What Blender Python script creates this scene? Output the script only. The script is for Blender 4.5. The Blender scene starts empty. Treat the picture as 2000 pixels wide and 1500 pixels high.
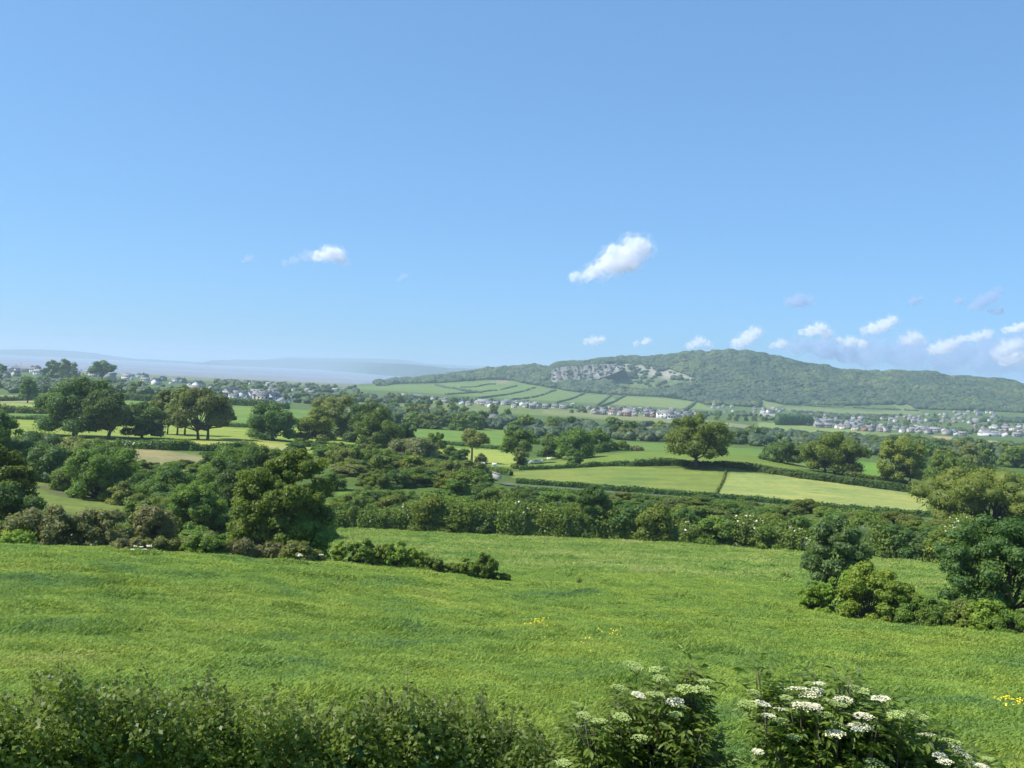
import bpy, math, random
import numpy as np
from mathutils import Matrix, Vector
rng = np.random.default_rng(7)
random.seed(7)
scn = bpy.context.scene
COL = scn.collection
# ------------------------------------------------------------------ camera
F = 1944.0
SL = 0.05
phi = math.atan(SL)
pitch = math.atan(17.0/F)
fw = np.array([0, math.cos(pitch), -math.sin(pitch)])
up = np.array([0, math.sin(pitch), math.cos(pitch)])
rt = np.array([1.0, 0, 0])
cx = math.cos(phi)*rt + math.sin(phi)*up
cy = -math.sin(phi)*rt + math.cos(phi)*up
camd = bpy.data.cameras.new('camera')
cam = bpy.data.objects.new('camera', camd); COL.objects.link(cam)
camd.sensor_width = 36; camd.lens = 36*F/2000
camd.clip_start = 0.1; camd.clip_end = 100000
m = Matrix(((cx[0], cy[0], -fw[0], 0), (cx[1], cy[1], -fw[1], 0), (cx[2], cy[2], -fw[2], 0), (0, 0, 0, 1)))
cam.matrix_world = m
scn.camera = cam

def ray(px, py):
    """photo pixel -> azimuth (from +Y towards +X) and slope per metre of ground range"""
    px = np.asarray(px, float); py = np.asarray(py, float)
    u = (px-1000)/F; v = (750-py)/F
    d = u[..., None]*cx + v[..., None]*cy + fw
    h = np.hypot(d[..., 0], d[..., 1])
    return np.arctan2(d[..., 0], d[..., 1]), d[..., 2]/h

def project(x, y, z):
    P = np.stack([x, y, z], -1)
    w = P@fw
    w = np.where(w < .01, .01, w)
    return 1000+F*(P@cx)/w, 750-F*(P@cy)/w

# ------------------------------------------------------------------ terrain: control rings (range in m -> ground line)
RINGS = [
 (24, [(0,1440),(1000,1460),(2000,1480)]),
 (45, [(0,1205),(500,1232),(1000,1258),(1500,1290),(2000,1325)]),
 (62, [(0,1112),(500,1142),(1000,1185),(1500,1212),(1750,1225),(2000,1240)]),
 (75, [(0,1067),(250,1078),(500,1094),(640,1102),(800,1120),(1000,1148),(1300,1155),(1560,1172),(1750,1208),(2000,1232)]),
 (95, [(0,1082),(500,1106),(640,1098),(800,1100),(1000,1112),(1300,1122),(1500,1134),(2000,1170)]),
 (125,[(0,1040),(500,1062),(640,1056),(1000,1072),(1500,1094),(2000,1122)]),
 (150,[(0,1000),(500,1030),(640,1032),(1000,1045),(1500,1066),(1900,1084),(2000,1090)]),
 (185,[(0,955),(500,995),(1000,1008),(1500,1030),(2000,1045)]),
 (205,[(0,925),(500,960),(1000,972),(1400,995),(1800,1022),(2000,1030)]),
 (235,[(0,905),(500,920),(1000,944),(1200,958),(1400,971),(1600,988),(1800,1005),(2000,1012)]),
 (265,[(0,880),(250,886),(500,893),(800,915),(1000,928),(1200,932),(1400,944),(1600,960),(1800,985),(2000,992)]),
 (295,[(0,868),(250,872),(500,878),(800,900),(1000,916),(1200,911),(1400,914),(1600,935),(1800,962),(2000,972)]),
 (335,[(0,848),(250,856),(500,860),(700,875),(900,900),(1050,902),(1200,890),(1350,886),(1450,893),(1600,920),(1800,945),(2000,955)]),
 (430,[(0,822),(250,830),(480,836),(800,862),(950,874),(1050,882),(1200,876),(1400,886),(1500,896),(1700,914),(2000,938)]),
 (560,[(0,800),(250,805),(500,802),(800,842),(1000,852),(1300,866),(1500,872),(1700,892),(2000,912)]),
 (750,[(0,782),(250,776),(500,792),(800,815),(1000,829),(1300,846),(1600,866),(2000,890)]),
 (1000,[(0,758),(250,762),(500,780),(800,798),(1000,808),(1300,828),(1600,846),(2000,868)]),
 (1300,[(0,742),(250,752),(500,768),(800,784),(1000,796),(1300,814),(1600,834),(2000,857)]),
 (1600,[(0,728),(130,730),(250,742),(500,756),(800,774),(1000,789),(1300,804),(1600,824),(2000,848)]),
 (2000,[(0,728),(250,736),(500,750),(800,763),(1000,776),(1300,794),(1600,810),(2000,830)]),
 (2400,[(0,725),(250,737),(500,748),(700,756),(800,756),(1000,760),(1200,774),(1400,786),(1600,796),(2000,806)]),
 (2700,[(0,722),(250,735),(500,748),(700,755),(750,752),(850,746),(950,740),(1000,742),(1080,746),(1130,747),(1190,740),(1300,742),(1450,738),(1600,752),(1800,768),(2000,780)]),
 (2820,[(0,721),(250,733),(500,746),(700,754),(750,750),(850,742),(950,732),(1000,731),(1060,733),(1085,722),(1130,718),(1190,716),(1300,724),(1450,720),(1600,740),(1800,755),(2000,768)]),
 (3150,[(0,719),(250,731),(500,744),(700,752),(750,748),(850,740),(950,725),(1000,722),(1040,717),(1070,724),(1095,713),(1130,710),(1200,705),(1300,698),(1360,691),(1440,690),(1500,697),(1560,712),(1650,728),(1800,734),(1950,746),(2000,756)]),
]
TH = np.radians(np.concatenate([np.arange(-110, -36, 1.0), np.arange(-36, 36, 0.075), np.arange(36, 111, 1.0)]))
RR = np.exp(np.arange(math.log(2.0), math.log(5200), 0.0092))
rk, zk = [], []
def addring(r, z): rk.append(r); zk.append(z)
addring(2.0, np.full(TH.shape, -6.2)); addring(9.0, np.full(TH.shape, -7.0))
for r, pts in RINGS:
    th, e = ray([p[0] for p in pts], [p[1] for p in pts])
    z = np.interp(TH, th, e*r)
    k = np.hanning(9); k /= k.sum()
    if r < 2500: z = np.convolve(np.pad(z, 4, mode='edge'), k, 'valid')
    addring(r, z)
th_w = ray(700, 740)[0]
sea_side = 1/(1+np.exp((TH-th_w)/0.012))
addring(3650, np.where(True, -57.7*sea_side + (1-sea_side)*(zk[-1]-6), 0))
addring(4300, np.full(TH.shape, -72.0)); addring(5300, np.full(TH.shape, -80.0))
rk = np.array(rk); zk = np.array(zk)
def pchip(x, y, q):
    h = np.diff(x)[:, None]; d = np.diff(y, axis=0)/h
    s = np.zeros_like(y)
    w1 = 2*h[1:]+h[:-1]; w2 = h[1:]+2*h[:-1]
    ok = d[:-1]*d[1:] > 0
    with np.errstate(divide='ignore', invalid='ignore'):
        s[1:-1] = np.where(ok, (w1+w2)/(w1/d[:-1]+w2/d[1:]), 0)
    s[0] = d[0]; s[-1] = d[-1]
    i = np.clip(np.searchsorted(x, q)-1, 0, len(x)-2)
    t = ((q-x[i])/np.diff(x)[i])[:, None]; hh = h[i]
    return ((1+2*t)*(1-t)**2*y[i]+t*(1-t)**2*hh*s[i]+t*t*(3-2*t)*y[i+1]+t*t*(t-1)*hh*s[i+1])
ZG = pchip(rk, zk, RR)
def sines(x, y, wl, n, seed):
    g = np.random.default_rng(seed); o = 0
    for _ in range(n):
        a = g.uniform(0, 6.283); k = 6.283/(wl*g.uniform(.6, 1.7))
        o = o+np.sin(k*(x*math.cos(a)+y*math.sin(a))+g.uniform(0, 6.283))
    return o/math.sqrt(n)
XG = RR[:, None]*np.sin(TH)[None]; YG = RR[:, None]*np.cos(TH)[None]
near = np.clip(1-(RR-90)/120, 0, 1)[:, None]*np.clip((RR-10)/15, 0, 1)[:, None]
ZG = ZG + near*(0.10*sines(XG, YG, 5, 9, 1)+0.05*sines(XG, YG, 1.8, 9, 2))
hillm = np.clip((RR-2250)/300, 0, 1)*np.clip((3800-RR)/500, 0, 1)
hillm = hillm[:, None]*(1-sea_side)[None]
ZG = ZG + hillm*(2.6*sines(XG, YG, 230, 8, 3)+1.2*sines(XG, YG, 90, 9, 4))
LR0, DLR = math.log(2.0), 0.0092
TIDX = np.arange(len(TH), dtype=float)
def Hp(th, r):
    th = np.asarray(th, float); r = np.asarray(r, float)
    a = np.clip((np.log(np.maximum(r, 2.001))-LR0)/DLR, 0, len(RR)-1.001)
    b = np.clip(np.interp(th, TH, TIDX), 0, len(TH)-1.001)
    i = a.astype(int); j = b.astype(int); u = a-i; v = b-j
    return (ZG[i, j]*(1-u)*(1-v)+ZG[i+1, j]*u*(1-v)+ZG[i, j+1]*(1-u)*v+ZG[i+1, j+1]*u*v)
def H(x, y): return Hp(np.arctan2(x, y), np.hypot(x, y))
def G(px, py, rmin=14.0, rmax=4000.0):
    """where the ground is seen at a photo pixel (first hit beyond rmin)"""
    th, e = ray(px, py); th = float(th); e = float(e)
    r = np.exp(np.arange(math.log(rmin), math.log(rmax), .003))
    d = Hp(np.full(r.shape, th), r)-r*e
    k = np.nonzero((d[1:] >= 0) & (d[:-1] < 0))[0]
    if len(k) == 0:
        i = int(np.argmax(d)) if d.max() < 0 else 0
        rr = r[i]
    else:
        i = k[0]; rr = r[i]+(r[i+1]-r[i])*(-d[i])/(d[i+1]-d[i])
    return np.array([rr*math.sin(th), rr*math.cos(th), float(Hp(th, rr))]), rr
def GP(px, r, py=900):
    th = float(ray(px, py)[0])
    return np.array([r*math.sin(th), r*math.cos(th), float(Hp(th, r))])

# ------------------------------------------------------------------ helpers
def mesh(name, V, Fc, mats=(), midx=None, smooth=False, attrs=None, cattr=None):
    """V (n,3); Fc: (m,k) array or list of such arrays"""
    me = bpy.data.meshes.new(name)
    Fl = Fc if isinstance(Fc, list) else [Fc]
    Fl = [np.asarray(f, np.int32) for f in Fl if len(f)]
    V = np.asarray(V, np.float32)
    me.vertices.add(len(V)); me.vertices.foreach_set('co', V.ravel())
    li = np.concatenate([f.ravel() for f in Fl]); me.loops.add(len(li)); me.loops.foreach_set('vertex_index', li)
    tot = np.concatenate([np.full(len(f), f.shape[1], np.int32) for f in Fl])
    st = np.concatenate([[0], np.cumsum(tot)[:-1]]).astype(np.int32)
    me.polygons.add(len(tot)); me.polygons.foreach_set('loop_start', st); me.polygons.foreach_set('loop_total', tot)
    for mt in mats: me.materials.append(mt)
    if midx is not None: me.polygons.foreach_set('material_index', np.asarray(midx, np.int32))
    if smooth: me.polygons.foreach_set('use_smooth', np.ones(len(tot), bool))
    me.update(calc_edges=True)
    if attrs:
        for k, (dom, val) in attrs.items():
            a = me.attributes.new(k, 'FLOAT', dom); a.data.foreach_set('value', np.asarray(val, np.float32))
    if cattr:
        for k, (dom, val) in cattr.items():
            a = me.attributes.new(k, 'FLOAT_COLOR', dom)
            a.data.foreach_set('color', np.concatenate([val, np.ones((len(val), 1))], 1).astype(np.float32).ravel())
    return me
def obj(name, me, parent=None, loc=None):
    o = bpy.data.objects.new(name, me); COL.objects.link(o)
    if parent is not None: o.parent = parent
    if loc is not None: o.location = [float(c) for c in loc]
    return o
def tag(o, label=None, cat=None, group=None, kind=None):
    if label: o['label'] = label
    if cat: o['category'] = cat
    if group: o['group'] = group
    if kind: o['kind'] = kind
    return o
def empty(name, loc=(0, 0, 0), rz=0):
    o = bpy.data.objects.new(name, None); COL.objects.link(o)
    o.location = [float(c) for c in loc]; o.rotation_euler = (0, 0, rz); o.empty_display_size = .1
    return o
def copy_tree(o, parent=None):
    c = o.copy(); COL.objects.link(c)
    if parent is not None: c.parent = parent
    for ch in list(o.children): copy_tree(ch, c)
    return c

class MB:
    def __init__(s): s.V = []; s.Q = []; s.T = []; s.n = 0; s.mq = []; s.mt = []
    def add(s, V, Q=None, T=None, mi=0):
        V = np.asarray(V, float)
        if Q is not None and len(Q): s.Q.append(np.asarray(Q)+s.n); s.mq.append(np.full(len(Q), mi))
        if T is not None and len(T): s.T.append(np.asarray(T)+s.n); s.mt.append(np.full(len(T), mi))
        s.V.append(V); s.n += len(V)
    def box(s, x0, x1, y0, y1, z0, z1, mi=0):
        V = [(x, y, z) for z in (z0, z1) for y in (y0, y1) for x in (x0, x1)]
        s.add(V, Q=[(0,2,3,1),(4,5,7,6),(0,1,5,4),(1,3,7,5),(3,2,6,7),(2,0,4,6)], mi=mi)
    def tube(s, pts, rad, k=7, mi=0):
        pts = np.asarray(pts, float); n = len(pts)
        t = np.gradient(pts, axis=0); t /= np.linalg.norm(t, axis=1)[:, None]+1e-9
        a = np.cross(t, [0.3, 0.9, 0.2]); a /= np.linalg.norm(a, axis=1)[:, None]+1e-9
        b = np.cross(t, a); ang = np.arange(k)*2*math.pi/k
        V = pts[:, None]+np.asarray(rad)[:, None, None]*(np.cos(ang)[None, :, None]*a[:, None]+np.sin(ang)[None, :, None]*b[:, None])
        V = V.reshape(-1, 3); i = np.arange(n-1)[:, None]*k; j = np.arange(k)[None]; j2 = (j+1) % k
        Q = np.stack([i+j, i+j2, i+k+j2, i+k+j], -1).reshape(-1, 4)
        V = np.concatenate([V, pts[-1:]]); T = [((n-1)*k+q, (n-1)*k+(q+1) % k, n*k) for q in range(k)]
        s.add(V, Q, T, mi)
    def mesh(s, name, mats, smooth=False):
        V = np.concatenate(s.V); Fl = []; mi = []
        if s.Q: Fl.append(np.concatenate(s.Q)); mi.append(np.concatenate(s.mq))
        if s.T: Fl.append(np.concatenate(s.T)); mi.append(np.concatenate(s.mt))
        return mesh(name, V, Fl, mats, np.concatenate(mi), smooth)

def ico(sub=1):
    p = (1+5**.5)/2
    V = [(-1,p,0),(1,p,0),(-1,-p,0),(1,-p,0),(0,-1,p),(0,1,p),(0,-1,-p),(0,1,-p),(p,0,-1),(p,0,1),(-p,0,-1),(-p,0,1)]
    V = [np.array(v)/math.hypot(1, p) for v in V]
    T = [(0,11,5),(0,5,1),(0,1,7),(0,7,10),(0,10,11),(1,5,9),(5,11,4),(11,10,2),(10,7,6),(7,1,8),(3,9,4),(3,4,2),(3,2,6),(3,6,8),(3,8,9),(4,9,5),(2,4,11),(6,2,10),(8,6,7),(9,8,1)]
    for _ in range(sub):
        c = {}; T2 = []
        def mid(a, b):
            k = (min(a, b), max(a, b))
            if k not in c:
                v = V[a]+V[b]; V.append(v/np.linalg.norm(v)); c[k] = len(V)-1
            return c[k]
        for a, b, d in T:
            x, y, z = mid(a, b), mid(b, d), mid(d, a)
            T2 += [(a,x,z),(b,y,x),(d,z,y),(x,y,z)]
        T = T2
    return np.array(V), np.array(T)
ICO1 = ico(1); ICO2 = ico(2)
def blobs(C, S, seed=0, base=ICO1, rough=.22):
    """many lumpy crowns in one mesh: centres C, radii S (n,3)"""
    g = np.random.default_rng(seed); V0, T0 = base; n = len(C)
    j = 1+g.normal(0, rough, (n, len(V0), 1)).clip(-.45, .6)
    V = C[:, None]+V0[None]*j*S[:, None]
    T = T0[None]+(np.arange(n)*len(V0))[:, None, None]
    tint = np.repeat(g.uniform(0, 1, n), len(T0))
    return V.reshape(-1, 3), T.reshape(-1, 3), tint

# ------------------------------------------------------------------ materials
def newmat(name):
    mt = bpy.data.materials.new(name); mt.use_nodes = True
    nt = mt.node_tree; nt.nodes.clear()
    return mt, nt, nt.nodes.new
def link(nt, a, b): nt.links.new(a, b)
def noise(nt, scale, detail=4, vec=None, rough=.55, dist=0):
    n = nt.nodes.new('ShaderNodeTexNoise'); n.inputs['Scale'].default_value = scale
    n.inputs['Detail'].default_value = detail; n.inputs['Roughness'].default_value = rough; n.inputs['Distortion'].default_value = dist
    if vec is not None: link(nt, vec, n.inputs['Vector'])
    return n
def ramp(nt, src, stops):
    r = nt.nodes.new('ShaderNodeValToRGB'); e = r.color_ramp.elements
    while len(e) < len(stops): e.new(.5)
    for k, (p, c) in enumerate(stops):
        e[k].position = p; e[k].color = (*c, 1) if len(c) == 3 else c
    link(nt, src, r.inputs[0]); return r
def mixc(nt, fac, a, b, mode='MIX'):
    n = nt.nodes.new('ShaderNodeMix'); n.data_type = 'RGBA'; n.blend_type = mode; n.clamp_factor = True
    for s, v in ((0, fac), (6, a), (7, b)):
        if isinstance(v, (int, float)): n.inputs[s].default_value = v
        elif isinstance(v, tuple): n.inputs[s].default_value = (*v, 1)
        else: link(nt, v, n.inputs[s])
    return n.outputs[2]
def leafmat(name, dark, light, trans=.46, rough=.5, spec=.25, patch=0):
    mt, nt, N = newmat(name)
    at = N('ShaderNodeAttribute'); at.attribute_name = 'tint'
    oi = N('ShaderNodeObjectInfo')
    c = mixc(nt, at.outputs['Fac'], dark, light)
    if patch:
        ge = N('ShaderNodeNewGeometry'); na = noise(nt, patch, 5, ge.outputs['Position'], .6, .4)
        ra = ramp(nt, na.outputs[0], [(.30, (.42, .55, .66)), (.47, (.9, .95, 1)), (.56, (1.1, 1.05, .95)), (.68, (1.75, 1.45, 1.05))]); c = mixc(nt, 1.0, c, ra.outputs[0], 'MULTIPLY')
    hsv = N('ShaderNodeHueSaturation'); link(nt, c, hsv.inputs['Color'])
    mr = N('ShaderNodeMapRange'); mr.inputs['To Min'].default_value = .82; mr.inputs['To Max'].default_value = 1.18
    link(nt, oi.outputs['Random'], mr.inputs['Value']); link(nt, mr.outputs[0], hsv.inputs['Value'])
    mr2 = N('ShaderNodeMapRange'); mr2.inputs['To Min'].default_value = .485; mr2.inputs['To Max'].default_value = .515
    ad = N('ShaderNodeMath'); ad.operation = 'MULTIPLY'; ad.inputs[1].default_value = 7.31; link(nt, oi.outputs['Random'], ad.inputs[0])
    fr = N('ShaderNodeMath'); fr.operation = 'FRACT'; link(nt, ad.outputs[0], fr.inputs[0])
    link(nt, fr.outputs[0], mr2.inputs['Value']); link(nt, mr2.outputs[0], hsv.inputs['Hue'])
    p = N('ShaderNodeBsdfPrincipled'); p.inputs['Roughness'].default_value = rough; p.inputs['Specular IOR Level'].default_value = spec
    link(nt, hsv.outputs[0], p.inputs['Base Color'])
    t = N('ShaderNodeBsdfTranslucent'); g2 = mixc(nt, 1.0, hsv.outputs[0], (1.15, 1.25, .55), 'MULTIPLY'); link(nt, g2, t.inputs['Color'])
    mx = N('ShaderNodeMixShader'); mx.inputs[0].default_value = trans
    link(nt, p.outputs[0], mx.inputs[1]); link(nt, t.outputs[0], mx.inputs[2])
    o = N('ShaderNodeOutputMaterial'); link(nt, mx.outputs[0], o.inputs['Surface'])
    return mt
def plain(name, col, rough=.8, spec=.2, var=.12, scale=3):
    mt, nt, N = newmat(name)
    tc = N('ShaderNodeTexCoord'); n = noise(nt, scale, 4, tc.outputs['Object'])
    a = tuple(max(0, c*(1-var*1.5)) for c in col); b = tuple(min(1, c*(1+var)) for c in col)
    r = ramp(nt, n.outputs[0], [(.3, a), (.7, b)])
    p = N('ShaderNodeBsdfPrincipled'); p.inputs['Roughness'].default_value = rough; p.inputs['Specular IOR Level'].default_value = spec
    link(nt, r.outputs[0], p.inputs['Base Color'])
    o = N('ShaderNodeOutputMaterial'); link(nt, p.outputs[0], o.inputs['Surface'])
    return mt
LM = dict(
 oak=leafmat('leaf_oak', (0.128, 0.187, 0.036), (0.279, 0.325, 0.057)),
 dark=leafmat('leaf_dark', (0.073, 0.140, 0.040), (0.162, 0.224, 0.053)),
 green=leafmat('leaf_green', (0.107, 0.187, 0.038), (0.235, 0.308, 0.053)),
 olive=leafmat('leaf_olive', (0.154, 0.187, 0.054), (0.273, 0.294, 0.080)),
 grey=leafmat('leaf_grey', (0.196, 0.237, 0.100), (0.348, 0.361, 0.157)),
 brown=leafmat('leaf_brown', (0.170, 0.168, 0.070), (0.279, 0.269, 0.110)),
 bright=leafmat('leaf_bright', (.135, .225, .030), (.320, .420, .064)),
 blue=leafmat('leaf_blue', (0.091, 0.152, 0.054), (0.193, 0.249, 0.086)),
 hedge=leafmat('leaf_hedge', (.115, .165, .032), (.300, .345, .078), rough=.45, spec=.3),
 elder=leafmat('leaf_elder', (.075, .130, .024), (.215, .290, .056), rough=.42, spec=.35),
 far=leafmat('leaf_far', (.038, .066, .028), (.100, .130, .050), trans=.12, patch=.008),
)
M_flower = plain('blossom_white', (.70, .67, .45), .7, .2, .08)
M_cream = plain('blossom_cream', (.34, .42, .13), .7, .2, .1, 40)
M_bark = plain('bark', (.10, .085, .065), .9, .1, .35, 6)
M_twig = plain('twig', (.16, .13, .09), .9, .1, .3, 6)

# ------------------------------------------------------------------ field colours on the terrain
def inpoly(px, py, poly):
    poly = np.asarray(poly, float); ins = np.zeros(px.shape, bool); n = len(poly)
    for i in range(n):
        x1, y1 = poly[i]; x2, y2 = poly[(i+1) % n]
        c = (y1 > py) != (y2 > py)
        with np.errstate(divide='ignore', invalid='ignore'):
            ins ^= c & (px < (x2-x1)*(py-y1)/(y2-y1+1e-12)+x1)
    return ins
YG_ = (.30, .36, .055)
FIELDS = [  # r range, polygon on the ground as seen, colour
 (0, 92, None, (.170, .270, .040)),
 (92, 158, None, (.075, .105, .030)),
 (92, 158, [(625,1000),(2300,1000),(2300,1300),(640,1300)], (.24, .29, .065)),
 (158, 6000, None, (.085, .130, .030)),
 (650, 6000, None, (.095, .140, .045)),
 (150, 215, [(40,930),(280,968),(330,1000),(180,1010),(50,990)], (.150, .190, .045)),
 (150, 215, [(62,948),(150,945),(215,962),(205,978),(120,972)], (.125, .130, .055)),
 (160, 230, [(660,955),(780,960),(800,975),(660,972)], (.12, .20, .04)),
 (215, 310, [(90,860),(250,872),(400,890),(400,925),(200,915),(60,890)], (.25, .225, .105)),
 (228, 305, [(1000,922),(1200,909),(1424,922),(1400,966),(1200,950),(1000,934)], (.185, .225, .055)),
 (228, 305, [(1426,922),(1560,930),(1815,962),(1810,1003),(1600,986),(1402,966)], (.275, .305, .095)),
 (296, 430, [(860,910),(1050,895),(1250,882),(1450,880),(1620,915),(1420,920),(1020,920)], (.150, .205, .042)),
 (400, 640, [(1150,860),(1300,866),(1500,878),(1520,905),(1440,900),(1170,880)], (.130, .205, .042)),
 (330, 640, [(1660,900),(1730,905),(1740,935),(1660,928)], (.14, .25, .035)),
 (300, 452, [(-200,800),(300,815),(700,832),(700,880),(300,866),(-200,850)], (.235, .285, .058)),
 (292, 322, [(290,850),(600,866),(600,895),(330,880)], (.34, .33, .11)),
 (452, 720, [(-200,760),(760,790),(760,850),(-200,830)], (.14, .215, .05)),
 (350, 700, [(805,838),(1000,840),(1010,892),(800,885)], (.14, .22, .045)),
 (296, 420, [(560,865),(1010,880),(1010,912),(560,900)], (.27, .32, .07)),
 (700, 1100, [(0,772),(60,774),(130,778),(130,786),(0,786)], (.30, .26, .14)),
 (560, 760, [(0,787),(140,790),(140,812),(0,806)], (.22, .30, .08)),
 (560, 1000, [(900,815),(1010,820),(1010,836),(900,832)], (.18, .26, .05)),
 (560, 900, [(1040,838),(1080,842),(1110,854),(1060,852)], (.30, .30, .14)),
 (1000, 2100, [(600,790),(830,778),(1100,796),(1400,822),(1500,835),(1500,850),(1000,815),(600,800)], (.150, .190, .065)),
 (1000, 1900, [(1060,800),(1380,822),(1480,832),(1480,838),(1060,808)], (.21, .22, .10)),
 (1000, 2100, [(1480,824),(1700,842),(1690,853),(1480,838)], (.20, .25, .08)),
 (1000, 1800, [(1700,842),(1760,846),(1760,856),(1700,853)], (.16, .20, .07)),
 (900, 1800, [(1820,850),(1880,855),(1900,864),(1830,860)], (.32, .27, .13)),
 (900, 1600, [(1900,858),(2010,866),(2010,874),(1900,866)], (.28, .28, .14)),
 (1900, 2720, [(690,756),(800,752),(960,743),(1000,744),(1125,766),(1150,775),(1100,795),(850,778),(690,764)], (.165, .245, .060)),
 (1900, 2720, [(1095,800),(1140,770),(1190,772),(1220,790),(1160,800)], (.165, .240, .065)),
 (1900, 2720, [(1170,798),(1222,774),(1310,779),(1360,785),(1395,800),(1370,812),(1250,806)], (.205, .270, .070)),
 (1900, 2720, [(955,745),(985,741),(1000,746),(980,750)], (.26, .25, .12)),
 (1700, 2720, [(1480,778),(1530,792),(1490,800)], (.205, .255, .075)),
 (1700, 2720, [(1530,794),(1600,797),(1700,803),(1800,803),(1800,808),(1680,812),(1540,803)], (.19, .245, .08)),
 (1700, 2720, [(1745,792),(1775,790),(1800,802),(1760,803)], (.20, .25, .08)),
 (2300, 3050, [(1180,711),(1230,710),(1300,719),(1365,740),(1362,746),(1290,738),(1240,729),(1200,720)], (.36, .35, .24)),
 (2300, 3050, [(1200,738),(1290,742),(1340,752),(1250,756),(1195,748)], (.150, .190, .075)),
]
PX, PY = project(XG, YG, ZG)
PXj = PX; PYj = PY
CG = np.zeros(XG.shape+(3,))
R2 = np.broadcast_to(RR[:, None], XG.shape)
for r0, r1, poly, c in FIELDS:
    msk = (R2 >= r0) & (R2 < r1)
    if r0 >= 1700: c = (c[0]*.86, c[1]*.82, c[2])
    if poly is not None: msk = msk & inpoly(PXj, PYj, poly)
    CG[msk] = c
marsh = (R2 > 2050) & (sea_side[None] > .5)
CG[marsh] = (.165, .175, .105)
CG[(R2 > 3330) & (sea_side[None] > .5)] = (.25, .23, .19)
hillwood = (R2 > 2250) & ~marsh
def smooth_cols(C, n=1):
    for _ in range(n):
        C[1:-1] = (C[:-2]+2*C[1:-1]+C[2:])/4
        C[:, 1:-1] = (C[:, :-2]+2*C[:, 1:-1]+C[:, 2:])/4
    return C
CG = smooth_cols(CG)
quarry = (R2 > 2640) & (R2 < 2900) & inpoly(PX, PY, [(1078,728),(1100,718),(1190,711),(1218,716),(1195,728),(1165,744),(1120,753),(1085,752)])
CG[quarry] = (.36, .34, .33)

def groundmat():
    mt, nt, N = newmat('ground_fields')
    at = N('ShaderNodeAttribute'); at.attribute_name = 'field'
    tc = N('ShaderNodeTexCoord')
    mp = N('ShaderNodeMapping'); mp.inputs['Scale'].default_value = (.45, 1, 1); mp.inputs['Rotation'].default_value = (0, 0, .12)
    link(nt, tc.outputs['Object'], mp.inputs[0])
    n1 = noise(nt, .16, 6, mp.outputs[0], .62, .6); n2 = noise(nt, 1.3, 5, mp.outputs[0], .6); n3 = noise(nt, .012, 4, tc.outputs['Object'])
    n4 = noise(nt, .055, 5, tc.outputs['Object'], .6, .4)
    r1 = ramp(nt, n1.outputs[0], [(.30, (.66, .78, .80)), (.5, (1, 1, 1)), (.70, (1.28, 1.18, 1.1))])
    c = mixc(nt, .85, at.outputs['Color'], r1.outputs[0], 'MULTIPLY')
    r2 = ramp(nt, n2.outputs[0], [(.32, (.72, .76, .72)), (.62, (1.15, 1.13, 1.1))])
    c = mixc(nt, .7, c, r2.outputs[0], 'MULTIPLY')
    r4 = ramp(nt, n4.outputs[0], [(.35, (.80, .92, .88)), (.62, (1.16, 1.06, 1.0))])
    c = mixc(nt, .8, c, r4.outputs[0], 'MULTIPLY')
    p = N('ShaderNodeBsdfPrincipled'); p.inputs['Roughness'].default_value = .9; p.inputs['Specular IOR Level'].default_value = .1
    link(nt, c, p.inputs['Base Color'])
    b = N('ShaderNodeBump'); b.inputs['Strength'].default_value = .6; b.inputs['Distance'].default_value = .5
    link(nt, n2.outputs[0], b.inputs['Height']); link(nt, b.outputs[0], p.inputs['Normal'])
    o = N('ShaderNodeOutputMaterial'); link(nt, p.outputs[0], o.inputs['Surface'])
    return mt
M_ground = groundmat()
nr, ntb = XG.shape
def terrain(name, i0, i1, j0, j1, label=None):
    X, Y, Z = XG[i0:i1, j0:j1], YG[i0:i1, j0:j1], ZG[i0:i1, j0:j1]
    a, b = X.shape
    i = np.arange(a-1)[:, None]*b; j = np.arange(b-1)[None]
    Q = np.stack([i+j, i+j+1, i+b+j+1, i+b+j], -1).reshape(-1, 4)[:, ::-1]
    me = mesh(name, np.stack([X, Y, Z], -1).reshape(-1, 3), Q, (M_ground,), smooth=True, cattr={'field': ('POINT', CG[i0:i1, j0:j1].reshape(-1, 3))})
    return tag(obj(name, me), label, kind='structure')
iS = int(np.searchsorted(RR, 2050)); jW = int(np.searchsorted(TH, th_w))
terrain('ground', 0, iS+1, 0, ntb, 'green pasture and valley floor running from the foreground to the far villages')
terrain('marsh', iS, nr, 0, jW+1, 'flat olive salt marsh beside the bay')
terrain('hill', iS, nr, jW, ntb, 'long wooded limestone hill with a quarry on its left shoulder')
# quarry face: a jagged rock face with ledges standing in front of the slope
def rockmat():
    mt, nt, N = newmat('quarry_rock')
    tc = N('ShaderNodeTexCoord'); mp = N('ShaderNodeMapping'); mp.inputs['Scale'].default_value = (1, .3, .45)
    link(nt, tc.outputs['Object'], mp.inputs[0])
    n = noise(nt, .05, 7, mp.outputs[0], .75, 1.2)
    r = ramp(nt, n.outputs[0], [(.34, (.05, .065, .05)), (.46, (.15, .15, .14)), (.58, (.26, .245, .24)), (.72, (.38, .355, .34))])
    p = N('ShaderNodeBsdfPrincipled'); p.inputs['Roughness'].default_value = .95; link(nt, r.outputs[0], p.inputs['Base Color'])
    b = N('ShaderNodeBump'); b.inputs['Distance'].default_value = 6; link(nt, n.outputs[0], b.inputs['Height']); link(nt, b.outputs[0], p.inputs['Normal'])
    o = N('ShaderNodeOutputMaterial'); link(nt, p.outputs[0], o.inputs['Surface']); return mt
M_rock = rockmat()
top = [(1076,724),(1090,718),(1110,715),(1135,716),(1150,712),(1175,711),(1200,711),(1218,716)]
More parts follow.
